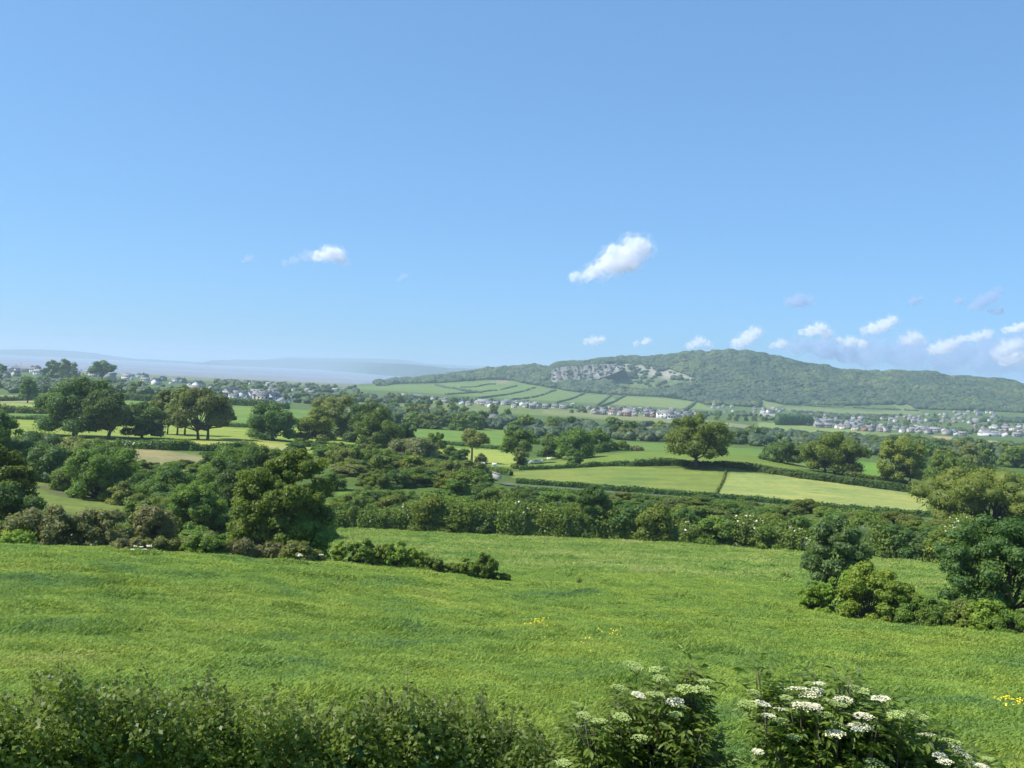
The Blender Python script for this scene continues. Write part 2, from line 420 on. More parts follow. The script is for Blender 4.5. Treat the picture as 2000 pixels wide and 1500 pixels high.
bot = [(1078,746),(1092,752),(1110,753),(1135,749),(1150,744),(1175,738),(1198,730),(1216,722)]
xs = np.linspace(1077, 1217, 70); tp = np.interp(xs, *zip(*top)); bt = np.interp(xs, *zip(*bot))
nv = 16; V = []
for q in range(nv):
    f = q/(nv-1)
    th, e = ray(xs, bt+(tp-bt)*f)
    rr = 2655+f*75+8*np.round(f*3)+9*np.sin(xs*.31+f)+4*np.sin(xs*.83+f*5)+rng.normal(0, 3, len(xs))
    V.append(np.stack([rr*np.sin(th), rr*np.cos(th), rr*e], -1))
    if q == 0: bot_r = rr
back = []
for f in (1, 0):
    th, e = ray(xs, tp if f else bt); rr = np.full(xs.shape, 2900.0)
    back.append(np.stack([rr*np.sin(th), rr*np.cos(th), 2715*e - (8 if f else 30)], -1))
V = np.array(V+back); a, b = V.shape[:2]
i = np.arange(a-1)[:, None]*b; j = np.arange(b-1)[None]
Q = np.stack([i+j, i+j+1, i+b+j+1, i+b+j], -1).reshape(-1, 4)
QV = V[2:14].reshape(-1, 3).copy()
tag(obj('quarry_face', mesh('quarry_face', V.reshape(-1, 3), Q, (M_rock,))), 'bare grey rock face of the quarry on the hill', kind='structure')

# ------------------------------------------------------------------ sea, far hills
def seamat():
    mt, nt, N = newmat('bay_water')
    tc = N('ShaderNodeTexCoord'); mp = N('ShaderNodeMapping'); mp.inputs['Scale'].default_value = (.12, 1, 1); mp.inputs['Rotation'].default_value = (0, 0, .12)
    link(nt, tc.outputs['Object'], mp.inputs[0])
    n = noise(nt, .0016, 6, mp.outputs[0], .6, .5)
    r = ramp(nt, n.outputs[0], [(.36, (.17, .17, .19)), (.46, (.25, .24, .26)), (.54, (.14, .19, .27)), (.62, (.20, .20, .23))])
    rr = ramp(nt, n.outputs[0], [(.44, (.8, .8, .8)), (.54, (.35, .35, .35)), (.62, (.8, .8, .8))])
    p = N('ShaderNodeBsdfPrincipled'); link(nt, r.outputs[0], p.inputs['Base Color']); link(nt, rr.outputs[0], p.inputs['Roughness'])
    o = N('ShaderNodeOutputMaterial'); link(nt, p.outputs[0], o.inputs['Surface']); return mt
SEA = -58.0
a = np.radians(np.linspace(-60, 60, 60)); rs = np.array([2100, 3500, 6000, 10000, 16000, 24500.])
V = np.array([[r*math.sin(t), r*math.cos(t), SEA] for r in rs for t in a]); b = len(a)
i = np.arange(len(rs)-1)[:, None]*b; j = np.arange(b-1)[None]
tag(obj('water', mesh('water', V, np.stack([i+j, i+b+j, i+b+j+1, i+j+1], -1).reshape(-1, 4)[:, ::-1], (seamat(),))), 'tidal bay with mudflats and shallow water', kind='structure')
M_far = plain('far_land', (.045, .065, .035), .95, .05, .45, .002)
def farland(name, label, shore, topline, depth):
    """shore: points of the waterline; topline: skyline; the land rises from the shore to its ridge and falls behind"""
    sx = [p[0] for p in shore]; n = 160
    x = np.linspace(sx[0], sx[-1], n)
    yb = np.interp(x, sx, [p[1] for p in shore]); yt = np.interp(x, *zip(*topline))+rng.normal(0, .22, n)
    th, e = ray(x, yb); r0 = np.minimum(SEA/np.minimum(e, -.0022), 13500)
    rows = []
    th2, et = ray(x, yt)
    zt = (r0+depth)*et
    zt = np.maximum(zt, SEA+2)
    for f, hz in ((0, -.02), (.08, .16), (.3, .42), (.6, .75), (1, 1), (1.5, .8), (2.3, .3), (3, -.05)):
        rr = r0+depth*f
        zz = SEA+(zt-SEA)*hz+(rng.normal(0, 4, n) if 0 < f < 1 else 0)
        zz = np.where((hz > 0) & (zz < SEA+1), SEA+1, zz)
        rows.append(np.stack([rr*np.sin(th), rr*np.cos(th), zz], -1))
    V = np.array(rows); a, b = V.shape[:2]
    i = np.arange(a-1)[:, None]*b; j = np.arange(b-1)[None]
    Q = np.stack([i+j, i+b+j, i+b+j+1, i+j+1], -1).reshape(-1, 4)[:, ::-1]
    tag(obj(name, mesh(name, V.reshape(-1, 3), Q, (M_far,), smooth=True)), label, kind='structure')
farland('headland', 'faint blue headland across the bay at the far left', [(-200,687),(0,690),(120,695),(240,701),(380,708),(470,713)],
        [(-200,679),(0,683),(60,682),(120,684),(180,689),(230,697),(270,701),(300,702),(470,712)], 900)
farland('coast', 'low blue wooded coast across the middle of the bay', [(380,712),(500,716),(600,721),(680,727),(760,734),(850,740),(960,742),(1050,746)],
        [(380,712),(410,704),(460,702),(530,704),(560,701),(600,703),(640,707),(720,708),(780,710),(830,714),(880,719),(960,720),(1050,728)], 1300)
farland('far_hills', 'palest blue hills on the horizon beyond the bay', [(480,711),(640,715),(800,724),(1000,733),(1100,738)],
        [(480,706),(560,698),(640,699),(720,700),(790,703),(830,710),(900,714),(1000,716),(1100,724)], 3500)

# ------------------------------------------------------------------ vegetation generators
def unit(v): return v/(np.linalg.norm(v, axis=-1, keepdims=True)+1e-9)
def cards(P, N, S, asp, g, tint=None, bend=0.25):
    """diamond leaves, folded along the midrib"""
    n = len(P); T = unit(np.cross(N, g.normal(size=(n, 3)))); B = np.cross(N, T)
    S = np.asarray(S).reshape(-1, 1)*np.ones((n, 1))
    V = np.stack([P-T*S, P+B*S*asp+N*S*bend, P+T*S, P-B*S*asp+N*S*bend], 1).reshape(-1, 3)
    Q = (np.arange(n)[:, None]*4+np.arange(4)[None])
    if tint is None: tint = g.uniform(0, 1, n)
    return V, Q, tint
def clumps(W, D, Hc, zc, n, rc, g, bias=.15):
    """clump centres on a rounded crown W x D x Hc centred at zc"""
    C = []; Rr = []
    while len(C) < n:
        d = unit(g.normal(size=3)); d[2] = np.clip(d[2]*.95+bias, -.97, 1)
        hh_ = math.hypot(d[0], d[1])+1e-9; d[:2] *= (1-abs(d[2])**(4.5 if d[2] < 0 else 2.4))**.5/hh_
        f = g.uniform(.12, 1)**.45
        r = rc*W*g.uniform(.65, 1.25)
        ext = np.array([W/2-r*.55, D/2-r*.55, Hc/2-r*.5]).clip(.05)
        C.append(d*f*ext+[0, 0, zc]); Rr.append(r)
    return np.array(C), np.array(Rr)
def foliage(C, Rr, n, leaf, g, asp=.55, flat=.75, droop=0, shell=.5):
    w = Rr**2; idx = g.choice(len(C), n, p=w/w.sum())
    d = unit(g.normal(size=(n, 3))); d[:, 2] = np.where(d[:, 2] < -.75, -d[:, 2]*.6, d[:, 2])
    rad = (shell+(1-shell)*g.uniform(0, 1, n)**.6)*(1+g.normal(0, .10, n))
    P = C[idx]+d*(Rr[idx]*rad)[:, None]*np.array([1, 1, flat])
    N = unit(d+g.normal(0, .55, (n, 3))+[0, 0, .35])
    S = leaf*g.uniform(.6, 1.3, n)
    ct = g.uniform(0, 1, len(C))
    tint = (.45*ct[idx]+.55*g.uniform(0, 1, n))
    return cards(P, N, S, asp, g, tint)
def make_tree(name, W, Ht, cb=.25, seed=0, mat='green', n=7000, leaf=.3, nc=26, rc=.17, tr=None, D=None, stems=1, lean=0, top=None, bias=.15, limbs=True, name_leaf='crown', flat=.75, flowers=0, shell=.5, asp=.55, core=.85):
    g = np.random.default_rng(seed+100); D = D or W*.9
    tr = tr or W*.035
    Hc = Ht*(1-cb); zc = Ht*cb+Hc/2
    C, Rr = clumps(W, D, Hc, zc, nc, rc, g, bias)
    if cb <= .1:  # skirt of low clumps reaching the ground
        ks = 9; aa = np.arange(ks)*2*math.pi/ks+g.uniform(0, 1, ks); rr_ = g.uniform(.30, .40, ks)
        C = np.concatenate([C, np.stack([np.cos(aa)*rr_*W, np.sin(aa)*rr_*D, np.full(ks, Ht*cb+rc*W*.55)], -1)]); Rr = np.concatenate([Rr, rc*W*g.uniform(.75, 1.1, ks)])
    if top:  # extra clumps to shape the outline: (x, z, r) as fractions of W, Ht, W
        C = np.concatenate([C, [[x*W, g.normal(0, .08)*W, z*Ht] for x, z, r in top]]); Rr = np.concatenate([Rr, [r*W for x, z, r in top]])
    C[:, 0] += lean*(C[:, 2]-zc)
    V, Q, t = foliage(C, Rr, n, leaf, g, flat=flat, shell=shell, asp=asp)
    root = empty(name)
    if core:   # dark inner blobs added in the clumps to block the sky
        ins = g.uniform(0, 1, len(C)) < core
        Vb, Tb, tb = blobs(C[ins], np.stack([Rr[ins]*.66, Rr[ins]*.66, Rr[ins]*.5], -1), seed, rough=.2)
    mi = np.zeros(len(Q), int)
    if flowers:
        zq = V[Q[:, 0], 2]; hi = zq > np.quantile(zq, .45); mi[(g.uniform(0, 1, len(Q)) < flowers) & hi] = 1
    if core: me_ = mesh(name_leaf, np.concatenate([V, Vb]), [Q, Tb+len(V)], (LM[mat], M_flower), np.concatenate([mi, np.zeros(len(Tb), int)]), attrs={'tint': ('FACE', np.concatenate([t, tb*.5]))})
    else: me_ = mesh(name_leaf, V, Q, (LM[mat], M_flower), mi, attrs={'tint': ('FACE', t)})
    obj(name_leaf, me_, root)
    if limbs:
        mb = MB()
        for s in range(stems):
            ox = 0 if stems == 1 else (s-(stems-1)/2)*W*.16+g.normal(0, .02)*W
            fork = np.array([ox+g.normal(0, .02)*W+lean*(Ht*cb-zc), g.normal(0, .02)*W, Ht*cb*1.1+.12*Hc])
            mb.tube([[ox*.8, 0, -.5], [ox*.85, 0, .1], [ox*.9+(fork[0]-ox)*.3, fork[1]*.4, fork[2]*.5], fork, fork+[0, 0, Hc*.3]],
                    np.array([1.5, 1.15, .85, .7, .3])*tr/(stems**.5), 8)
            for k in range(s, len(C), stems):
                if k > 22*stems: break
                c = C[k]; b0 = fork+(c-fork)*0+[0, 0, -g.uniform(0, .1)*Hc]
                midp = b0+(c-b0)*.5+np.array([0, 0, -.05*Hc])+g.normal(0, .02, 3)*W
                mb.tube([b0, midp, c+(c-b0)*.12], np.array([.38, .24, .06])*tr*g.uniform(.7, 1.2), 5)
        obj('trunk', mb.mesh('trunk', (M_bark,), True), root)
    return root

ITEMS = []   # (root, px, py, family) for labels made from place
def place(root, px, py, r=None, rz=0, s=1.0, rmin=14):
    if r is None: p, rr = G(px, py, rmin)
    else: p = GP(px, r, py); rr = r
    root.location = [float(p[0]), float(p[1]), float(p[2])-.05]
    root.rotation_euler = (0, 0, rz-math.atan2(p[0], p[1]))
    root.scale = (s, s, s) if np.isscalar(s) else s
    return rr
def hero(label, cat, px, py, wpx, hpx, r=None, rmin=14, name='tree', **kw):
    """build a tree of its own; wpx/hpx is its seen size, turned into metres at its range"""
    if r is None: p, rr = G(px, py, rmin)
    else: rr = r; p = GP(px, r, py)
    # the ground may be hidden: raise the height so the top stays where it is seen
    th, etop = ray(px, py-hpx)
    z_top = float(etop)*rr; W = wpx*rr/F; Ht = max(z_top-p[2], hpx*rr/F*.8)
    # leaf size about one and a half picture pixels of the 1024 render
    if 'leaf' not in kw: kw['leaf'] = max(.05, rr/995*(1.5 if rr < 125 else 1.1))
    if 'n' not in kw:
        kw['n'] = int(np.clip(2.1*(W*Ht)/(kw['leaf']**2*.55*2)*3.4, 900, 30000))
    root = make_tree(name, W, Ht, seed=int(px*7+py), **kw)
    place(root, px, py, rr)
    tag(root, label, cat, kw.get('group'))
    return root
def T(label, px, py, w, h, group=None, cat='tree', name='tree', **kw):
    o = hero(label, cat, px, py, w, h, name=name, **kw)
    if group: o['group'] = group
    return o
def B(label, px, py, w, h, mat='green', group=None, cat='bush', name='bush', **kw):
    kw.setdefault('cb', .0); kw.setdefault('nc', 16); kw.setdefault('rc', .2); kw.setdefault('bias', .05); kw.setdefault('stems', 2)
    kw.setdefault('tr', None)
    o = hero(label, cat, px, py, w, h, name=name, mat=mat, name_leaf='foliage', **kw)
    if group: o['group'] = group
    return o
# ------------------------------------------------------------------ trees that can be told apart
GL = 'parkland trees on the left field'
T('broad dark green tree, biggest and leftmost of the field trees on the left', 146,852,136,112,GL,mat='dark',cb=.09,nc=44,rc=.16,top=[(.05,.95,.14),(.3,.9,.13)],bias=.1)
T('dark green tree with a clear trunk, just right of the biggest field tree', 211,858,96,100,GL,mat='dark',cb=.13,nc=34,bias=.1,lean=-.1)
T('smaller dark low-skirted tree between the dark pair and the olive trees', 277,856,78,76,GL,mat='dark',cb=.06,nc=24)
T('slim olive tree on several stems, leftmost of the thin olive trees', 322,848,56,88,GL,mat='olive',cb=.12,nc=30,stems=2,rc=.15)
T('tall thin olive tree in the middle of the olive clump', 352,850,78,98,GL,mat='olive',cb=.12,nc=30,stems=2,rc=.13)
T('wide spreading olive tree with a bare limb reaching right', 395,858,112,106,GL,mat='olive',cb=.11,nc=36,stems=2,rc=.13,top=[(.42,.45,.07),(.5,.40,.05),(.36,.30,.06)])
GM = 'big trees in the middle of the left fields'
T('round dark bluish tree standing right of the olive clump', 532,878,100,86,GM,mat='dark',cb=.05,nc=40,rc=.14,r=345)
T('olive brown domed tree behind the round dark tree', 640,868,106,92,GM,mat='olive',cb=.05,nc=40,rc=.14,r=385,top=[(.3,.95,.14)])
T('yellowish olive round tree in front of the brown domed tree', 618,872,84,78,GM,mat='oak',cb=.05,nc=34,rc=.14,r=350)
T('tall dark tree rising behind the green conical tree', 716,872,104,88,GM,mat='dark',cb=.05,nc=40,rc=.14,r=375)
T('green conical tree with a dark skirt, right of the olive domes', 738,902,98,102,GM,mat='green',cb=.08,nc=40,rc=.14,r=330,top=[(0,.95,.13)])
T('dark broad tree joined to the right of the conical tree', 782,885,70,66,GM,mat='dark',cb=.05,nc=28,rc=.15,r=340)
B('soft grey-green willow bush below the conical tree', 806,930,104,60,'grey',nc=40,rc=.13,r=300)
GC = 'small trees around the lane bend'
T('thin airy green tree right of the willow bush', 853,896,44,56,GC,mat='green',cb=.2,nc=16,rc=.13,r=330)
T('brownish tree with a bare trunk beside the bright field', 921,904,66,68,GC,mat='olive',cb=.38,nc=24,rc=.15,r=318)
B('low green bush left of the brownish trunked tree', 880,908,34,40,'green',r=312)
B('round dark bush at the foot of the brownish trunked tree', 898,916,36,44,'dark',r=305)
B('little round bush beside the bright field corner', 938,914,28,28,'olive',r=306)
T('broad green tree left of the grazing sheep', 1014,906,76,74,GC,mat='green',cb=.12,nc=28,r=322)
B('dark upright hawthorn on the hedge left of the sheep', 1013,922,36,50,'olive',r=297)
T('dark tree right behind the grazing sheep', 1071,896,54,52,GC,mat='dark',cb=.1,nc=20,r=345)
T('broad green tree right of the sheep', 1122,902,80,66,GC,mat='green',cb=.1,nc=30,r=335)
B('dark round hawthorn bush standing in the upper hedge', 1120,912,34,40,'dark',r=297)
T('pale green tree behind the right-hand sheep', 1165,888,52,52,GC,mat='green',cb=.05,nc=20,r=365)
B('dark bush left of the pair on the bright field edge', 1182,885,38,28,'dark',r=375)
B('rounded bush right of the pair on the bright field edge', 1214,884,36,26,'green',r=378)
B('small brown bush alone on the bright field edge', 1243,884,24,12,'brown',r=380)
T('lone spreading oak on the hedge in the middle of the view', 1360,913,140,104,mat='oak',cb=.12,nc=76,rc=.12,tr=.62,lean=0,n=17000,top=[(.33,.33,.10),(-.32,.33,.09),(.37,.5,.10),(.0,.93,.1)],shell=.5)
GR = 'field trees right of the lone oak'
T('low dark round tree next right of the lone oak', 1526,916,92,52,GR,mat='dark',cb=.03,nc=30,rc=.15,r=345)
T('big pale olive twin-crowned tree right of the low dark tree', 1630,934,122,92,GR,mat='oak',cb=.08,nc=48,rc=.12,r=330,stems=3)
T('upright olive tree on short bare stems at the field corner', 1763,946,94,94,GR,mat='oak',cb=.10,nc=46,rc=.13,r=325,stems=3)
T('round green tree above the large thicket at the right edge', 1856,960,96,76,GR,mat='green',cb=.03,nc=36,rc=.13,r=310)
B('huge olive green thicket filling the right edge above the long hedge', 1925,1042,250,128,'oak',nc=120,rc=.10,r=205,n=24000)
B('green rounded thicket at the right edge behind the huge thicket', 2000,985,120,60,'green',nc=40,rc=.13,r=260)
T('dark green tree cut by the left edge above the scrub', -4,900,84,98,mat='green',cb=.0,nc=30,rc=.15,r=215)
T('near yellow-green and dark tree at the left edge', -14,1052,150,188,mat='oak',cb=.0,nc=100,rc=.095,r=112,n=20000)
B('dark green lower branches bush beside the left edge tree', 30,1050,100,120,'dark',r=108)
T('large yellow-green tree in the near scrub, tallest left of centre', 548,1096,206,222,mat='oak',cb=.02,nc=190,rc=.078,r=92,n=42000,top=[(.08,.97,.06),(.02,.94,.06),(.25,.84,.07),(.3,.7,.08),(.14,.92,.06)],lean=.12)
B('dark leafy skirt at the foot of the large yellow-green tree', 590,1098,110,100,'green',r=90,nc=40)
GT = 'near trees on the right of the field'
T('slender bluish dark tree behind the bright shrubs on the right', 1628,1168,122,162,GT,mat='blue',cb=.03,nc=130,rc=.09,r=84,n=22000,top=[(.0,.97,.07),(.12,.93,.06),(-.3,.55,.08)])
T('dark round-leaved tree at the right edge with a pale trunk', 1968,1222,250,222,GT,mat='dark',cb=.1,nc=190,rc=.08,r=72,n=42000)
# ------------------------------------------------------------------ bushes of the left scrub
GS = 'bushes of the scrub left of the large tree'
B('dark green thicket above the rough left slope',205,968,150,108,'green',GS,r=182,nc=50,rc=.12)
B('low dark green bush right of the dark thicket',255,972,60,50,'dark',GS,r=176)
B('pale green mound beside the large tree, left of it',388,1046,120,118,'green',GS,r=128,nc=56,rc=.12)
B('dark green tall bush behind the pale green mound',455,1030,120,150,'dark',GS,r=140,nc=50,rc=.13)
B('bushy green mass below the brown strip',330,980,110,82,'green',GS,r=165,nc=40)
B('bushy dark mass between the mound and the field trees',440,960,110,92,'green',GS,r=180,nc=40)
B('green bush on the skyline of the scrub left of the large tree',505,940,90,80,'green',GS,r=200,nc=36)
B('dark green bush below the leftmost field tree',92,935,82,70,'dark',GS,r=200,nc=30)
B('green bush beside the left edge above the rough slope',60,920,80,60,'green',GS,r=215,nc=30)
B('small green bush between the rough slope and dark thicket',128,960,60,52,'green',GS,r=190)
B('green bushes under the left field trees, left part',70,880,90,40,'dark',GS,r=262)
B('olive bushes under the second field tree',165,888,90,34,'olive',GS,r=258)
B('green shrub rising through the brown strip',190,900,70,44,'green',GS,r=235)
B('grey brown hawthorn with bare stems at the field edge',92,1088,150,104,'brown',GS,r=92,nc=50,rc=.11,stems=4,shell=.35,n=9000)
B('olive brown hawthorn right of the bare-stemmed one',190,1088,140,106,'brown',GS,r=93,nc=50,rc=.11,stems=4,shell=.35,n=9000)
B('yellow-green low shrub in the left corner of the field edge',22,1084,70,48,'bright',GS,r=86)
B('brownish scrub bush leaning right before the pale mound',296,1082,90,104,'brown',GS,r=98,nc=36,stems=3,shell=.4)
B('thin young ash shrub among the brown scrub',262,1066,50,96,'green',GS,r=102,nc=20)
GE = 'low bushes along the crest of the near field'
for i,(l,x,y,w,h,mt) in enumerate([
 ('grey olive bush at the crest below the brown scrub',250,1086,70,34,'brown'),('yellowish bramble bush with white flowers beside it',312,1090,70,44,'olive'),
 ('low olive bramble right of the white-flowered spot',352,1093,50,28,'oak'),('green bramble mound at the crest below the pale mound',400,1098,84,56,'green'),
 ('brown dead-looking bramble left of the large tree foot',462,1102,84,50,'brown'),('brown bramble under the large tree',520,1106,76,44,'brown'),
 ('green bramble with pale leaves at the large tree foot',585,1112,80,44,'olive'),('last olive bramble before the gap in the crest scrub',618,1112,40,28,'olive')]):
    B(l,x,y,w,h,mt,GE,r=77+(i%3),nc=22,rc=.14)
GB = 'row of leafy bushes on the crest in the centre'
for i,(l,x,y,w,h) in enumerate([('leftmost bush of the central crest row, small and upright',660,1112,32,42),('second bush of the central crest row, tall and rounded',702,1116,56,52),
 ('third bush of the central crest row',738,1120,46,46),('fourth bush of the central crest row, widest and pointed',772,1122,60,50),('fifth bush of the central crest row',812,1124,50,42),
 ('sixth bush of the central crest row, low',845,1124,44,30),('seventh bush of the central crest row, low and dark',882,1128,44,24),('eighth bush of the central crest row, rounded and dark',915,1132,44,34),
 ('ninth bush of the central crest row, tall at the right end',948,1136,54,48),('tiny last sprig right of the central crest row',986,1134,22,14),('tiny lone sapling in the meadow right of the crest row',1131,1141,10,13)]):
    if x > 1100: B(l,x,y,w,h,'olive',GB,r=80,nc=8,rc=.2,shell=.2,core=0,n=160); continue
    B(l,x,y,w*1.1,h*1.3,['bright','green','oak','bright'][i%4] if i<7 else 'green',GB,r=80,nc=30,rc=.12,shell=.4)
GQ = 'bright shrubs along the field edge on the right'
for i,(l,x,y,w,h,mt) in enumerate([('low bright shrub at the left end of the right-hand row',1592,1180,62,56,'bright'),('bright yellow-green shrub in front of the slender tree',1640,1188,76,84,'bright'),
 ('tall windblown bright shrub in the middle of the right-hand row',1690,1198,110,108,'bright'),('windblown pale shrub sloping down to the right',1745,1202,90,78,'bright'),
 ('low dark green shrub right of the windblown pair',1790,1214,80,52,'green'),('green shrub with pale leaves left of the right edge tree',1838,1222,78,56,'green'),
 ('round bright shrub under the right edge tree',1890,1232,78,66,'hedge'),('light green shrub with white flowers under the right edge tree',1935,1240,80,70,'bright'),('dark shrub in the lower right corner of the shrub row',1984,1248,76,60,'green')]):
    B(l,x,y,w,h,mt,GQ,r=69-i*.9,nc=26,rc=.14,shell=.4, n=9000)
B('small isolated bush in the right part of the meadow',1531,1142,20,16,'green',r=98,n=600)
# scrub between the long hedge and the lane: many rounded bushes
def strip(group, cat, name, lab, pts, n, wr, hr, mats, rj=.04, var=8, leafs=1.0, seed=5, **kw):
    """copies of a few bushes set along a strip on the ground; pts: (px, py or None, range)"""
    g = np.random.default_rng(seed); protos = []
    for k in range(var):
        mt = mats[k % len(mats)]
        r_ = np.mean([p[1] for p in pts]); leaf = r_/995*1.15*leafs
        W = 6.0; Ht = 5.0
        protos.append((make_tree(name, W, Ht, seed=seed*31+k, mat=mt, leaf=leaf*6/np.mean(wr), nc=26, rc=.16, cb=0.02, bias=.05, n=int(np.clip(4200*(.3/leaf)**1.2,1500,6500)), stems=2, name_leaf='foliage', **kw), mt))
    used = set(); out = []
    for i in range(n):
        f = (i+g.uniform(.2, .8))/n; q = f*(len(pts)-1); j = min(int(q), len(pts)-2); u = q-j
        px = pts[j][0]*(1-u)+pts[j+1][0]*u; r = (pts[j][1]*(1-u)+pts[j+1][1]*u)*(1+g.normal(0, rj))
        k = i % var; o = protos[k][0] if k not in used else copy_tree(protos[k][0]); used.add(k)
        p = GP(px, r); w = g.uniform(*wr)/6; h = g.uniform(*hr)/5
        o.location = [float(p[0]), float(p[1]), float(p[2])-.1]; o.rotation_euler = (0, 0, g.uniform(0, 6.28)); o.scale = (w, w, h)
        tag(o, None, cat, group); ITEMS.append((o, p, protos[k][1], lab)); out.append(o)
    for k in range(var):
        if k not in used:
            for c in list(protos[k][0].children): bpy.data.objects.remove(c)
            bpy.data.objects.remove(protos[k][0])
    return out
strip('scrub bushes behind the long hedge','bush','bush','scrub behind the long hedge',[(640,190),(800,190),(1000,190),(1130,186),(1420,184),(1520,182)],34,(5,9),(2.8,4.4),['green','oak','green','dark'],rj=.04,seed=5)
strip('scrub bushes below the willow','bush','bush','scrub below the willow',[(640,252),(700,262),(800,255),(880,240),(945,226)],26,(5,9),(3.2,5.6),['green','oak','green','olive'],rj=.05,seed=6)
strip('scrub bushes at the right end of the lane','bush','bush','scrub below the lane',[(1400,200),(1560,195),(1700,186),(1860,180)],20,(4.5,7),(2,3.2),['olive','oak','green'],rj=.05,seed=8)
strip('bushes below the left field trees','bush','bush','thicket below the field trees',[(400,240),(460,246),(520,255),(600,262)],12,(4,8),(2.4,4.0),['green','olive','dark'],rj=.05,seed=9)
strip('bushes along the foot of the middle trees','bush','bush','undergrowth below the domes',[(560,315),(640,318),(720,320),(840,318),(900,312)],14,(4,7),(2,3.5),['dark','green'],rj=.03,seed=10)

strip('scrub along the near field edge','bush','bush','scrub at the field edge',[(-60,100),(100,104),(260,108),(440,106)],24,(3,6),(2,3.2),['olive','green','brown','oak'],rj=.05,seed=14)
strip('scrub behind the large tree','bush','bush','scrub behind the large tree',[(280,130),(420,134),(520,128),(640,130)],20,(4,7),(3,4.6),['green','dark','oak','green'],rj=.04,seed=15)
strip('scrub in the hollow on the left','bush','bush','scrub in the hollow',[(260,158),(400,160),(520,156),(640,165)],13,(5,8),(2.8,4.4),['green','oak','dark'],rj=.04,seed=16)
strip('thickets across the left middle','bush','bush','the left middle thickets',[(170,200),(300,196),(420,200),(520,205),(640,215)],18,(5,9),(2.4,4.0),['green','dark','olive','green'],rj=.05,seed=17)
strip('thickets under the leftmost trees','bush','bush','the leftmost thickets',[(-60,240),(60,250),(150,246),(240,236)],10,(5,8),(2,3.4),['green','dark','olive'],rj=.05,seed=18)
strip('thickets right of the large tree','bush','bush','thickets beyond the large tree',[(620,285),(700,288),(790,284)],9,(5,8),(2.2,3.4),['green','dark','oak'],rj=.04,seed=20)
strip('thickets between the willow and the long hedge','bush','bush','thickets above the long hedge',[(640,222),(740,226),(820,218),(900,212)],13,(6,10),(2.8,4.4),['green','olive','dark','oak'],rj=.05,seed=22)
strip('low scrub between the lane and the long hedge','bush','bush','the lane verge scrub',[(1000,206),(1200,207),(1400,205),(1560,202)],20,(4,8),(1.4,2.3),['green','dark','olive','oak'],rj=.015,seed=28)
strip('low bushes along the near side of the tan strip','bush','bush','the tan strip row',[(215,226),(300,228),(400,232)],9,(4,7),(1.6,2.6),['green','olive','dark'],rj=.02,seed=27)
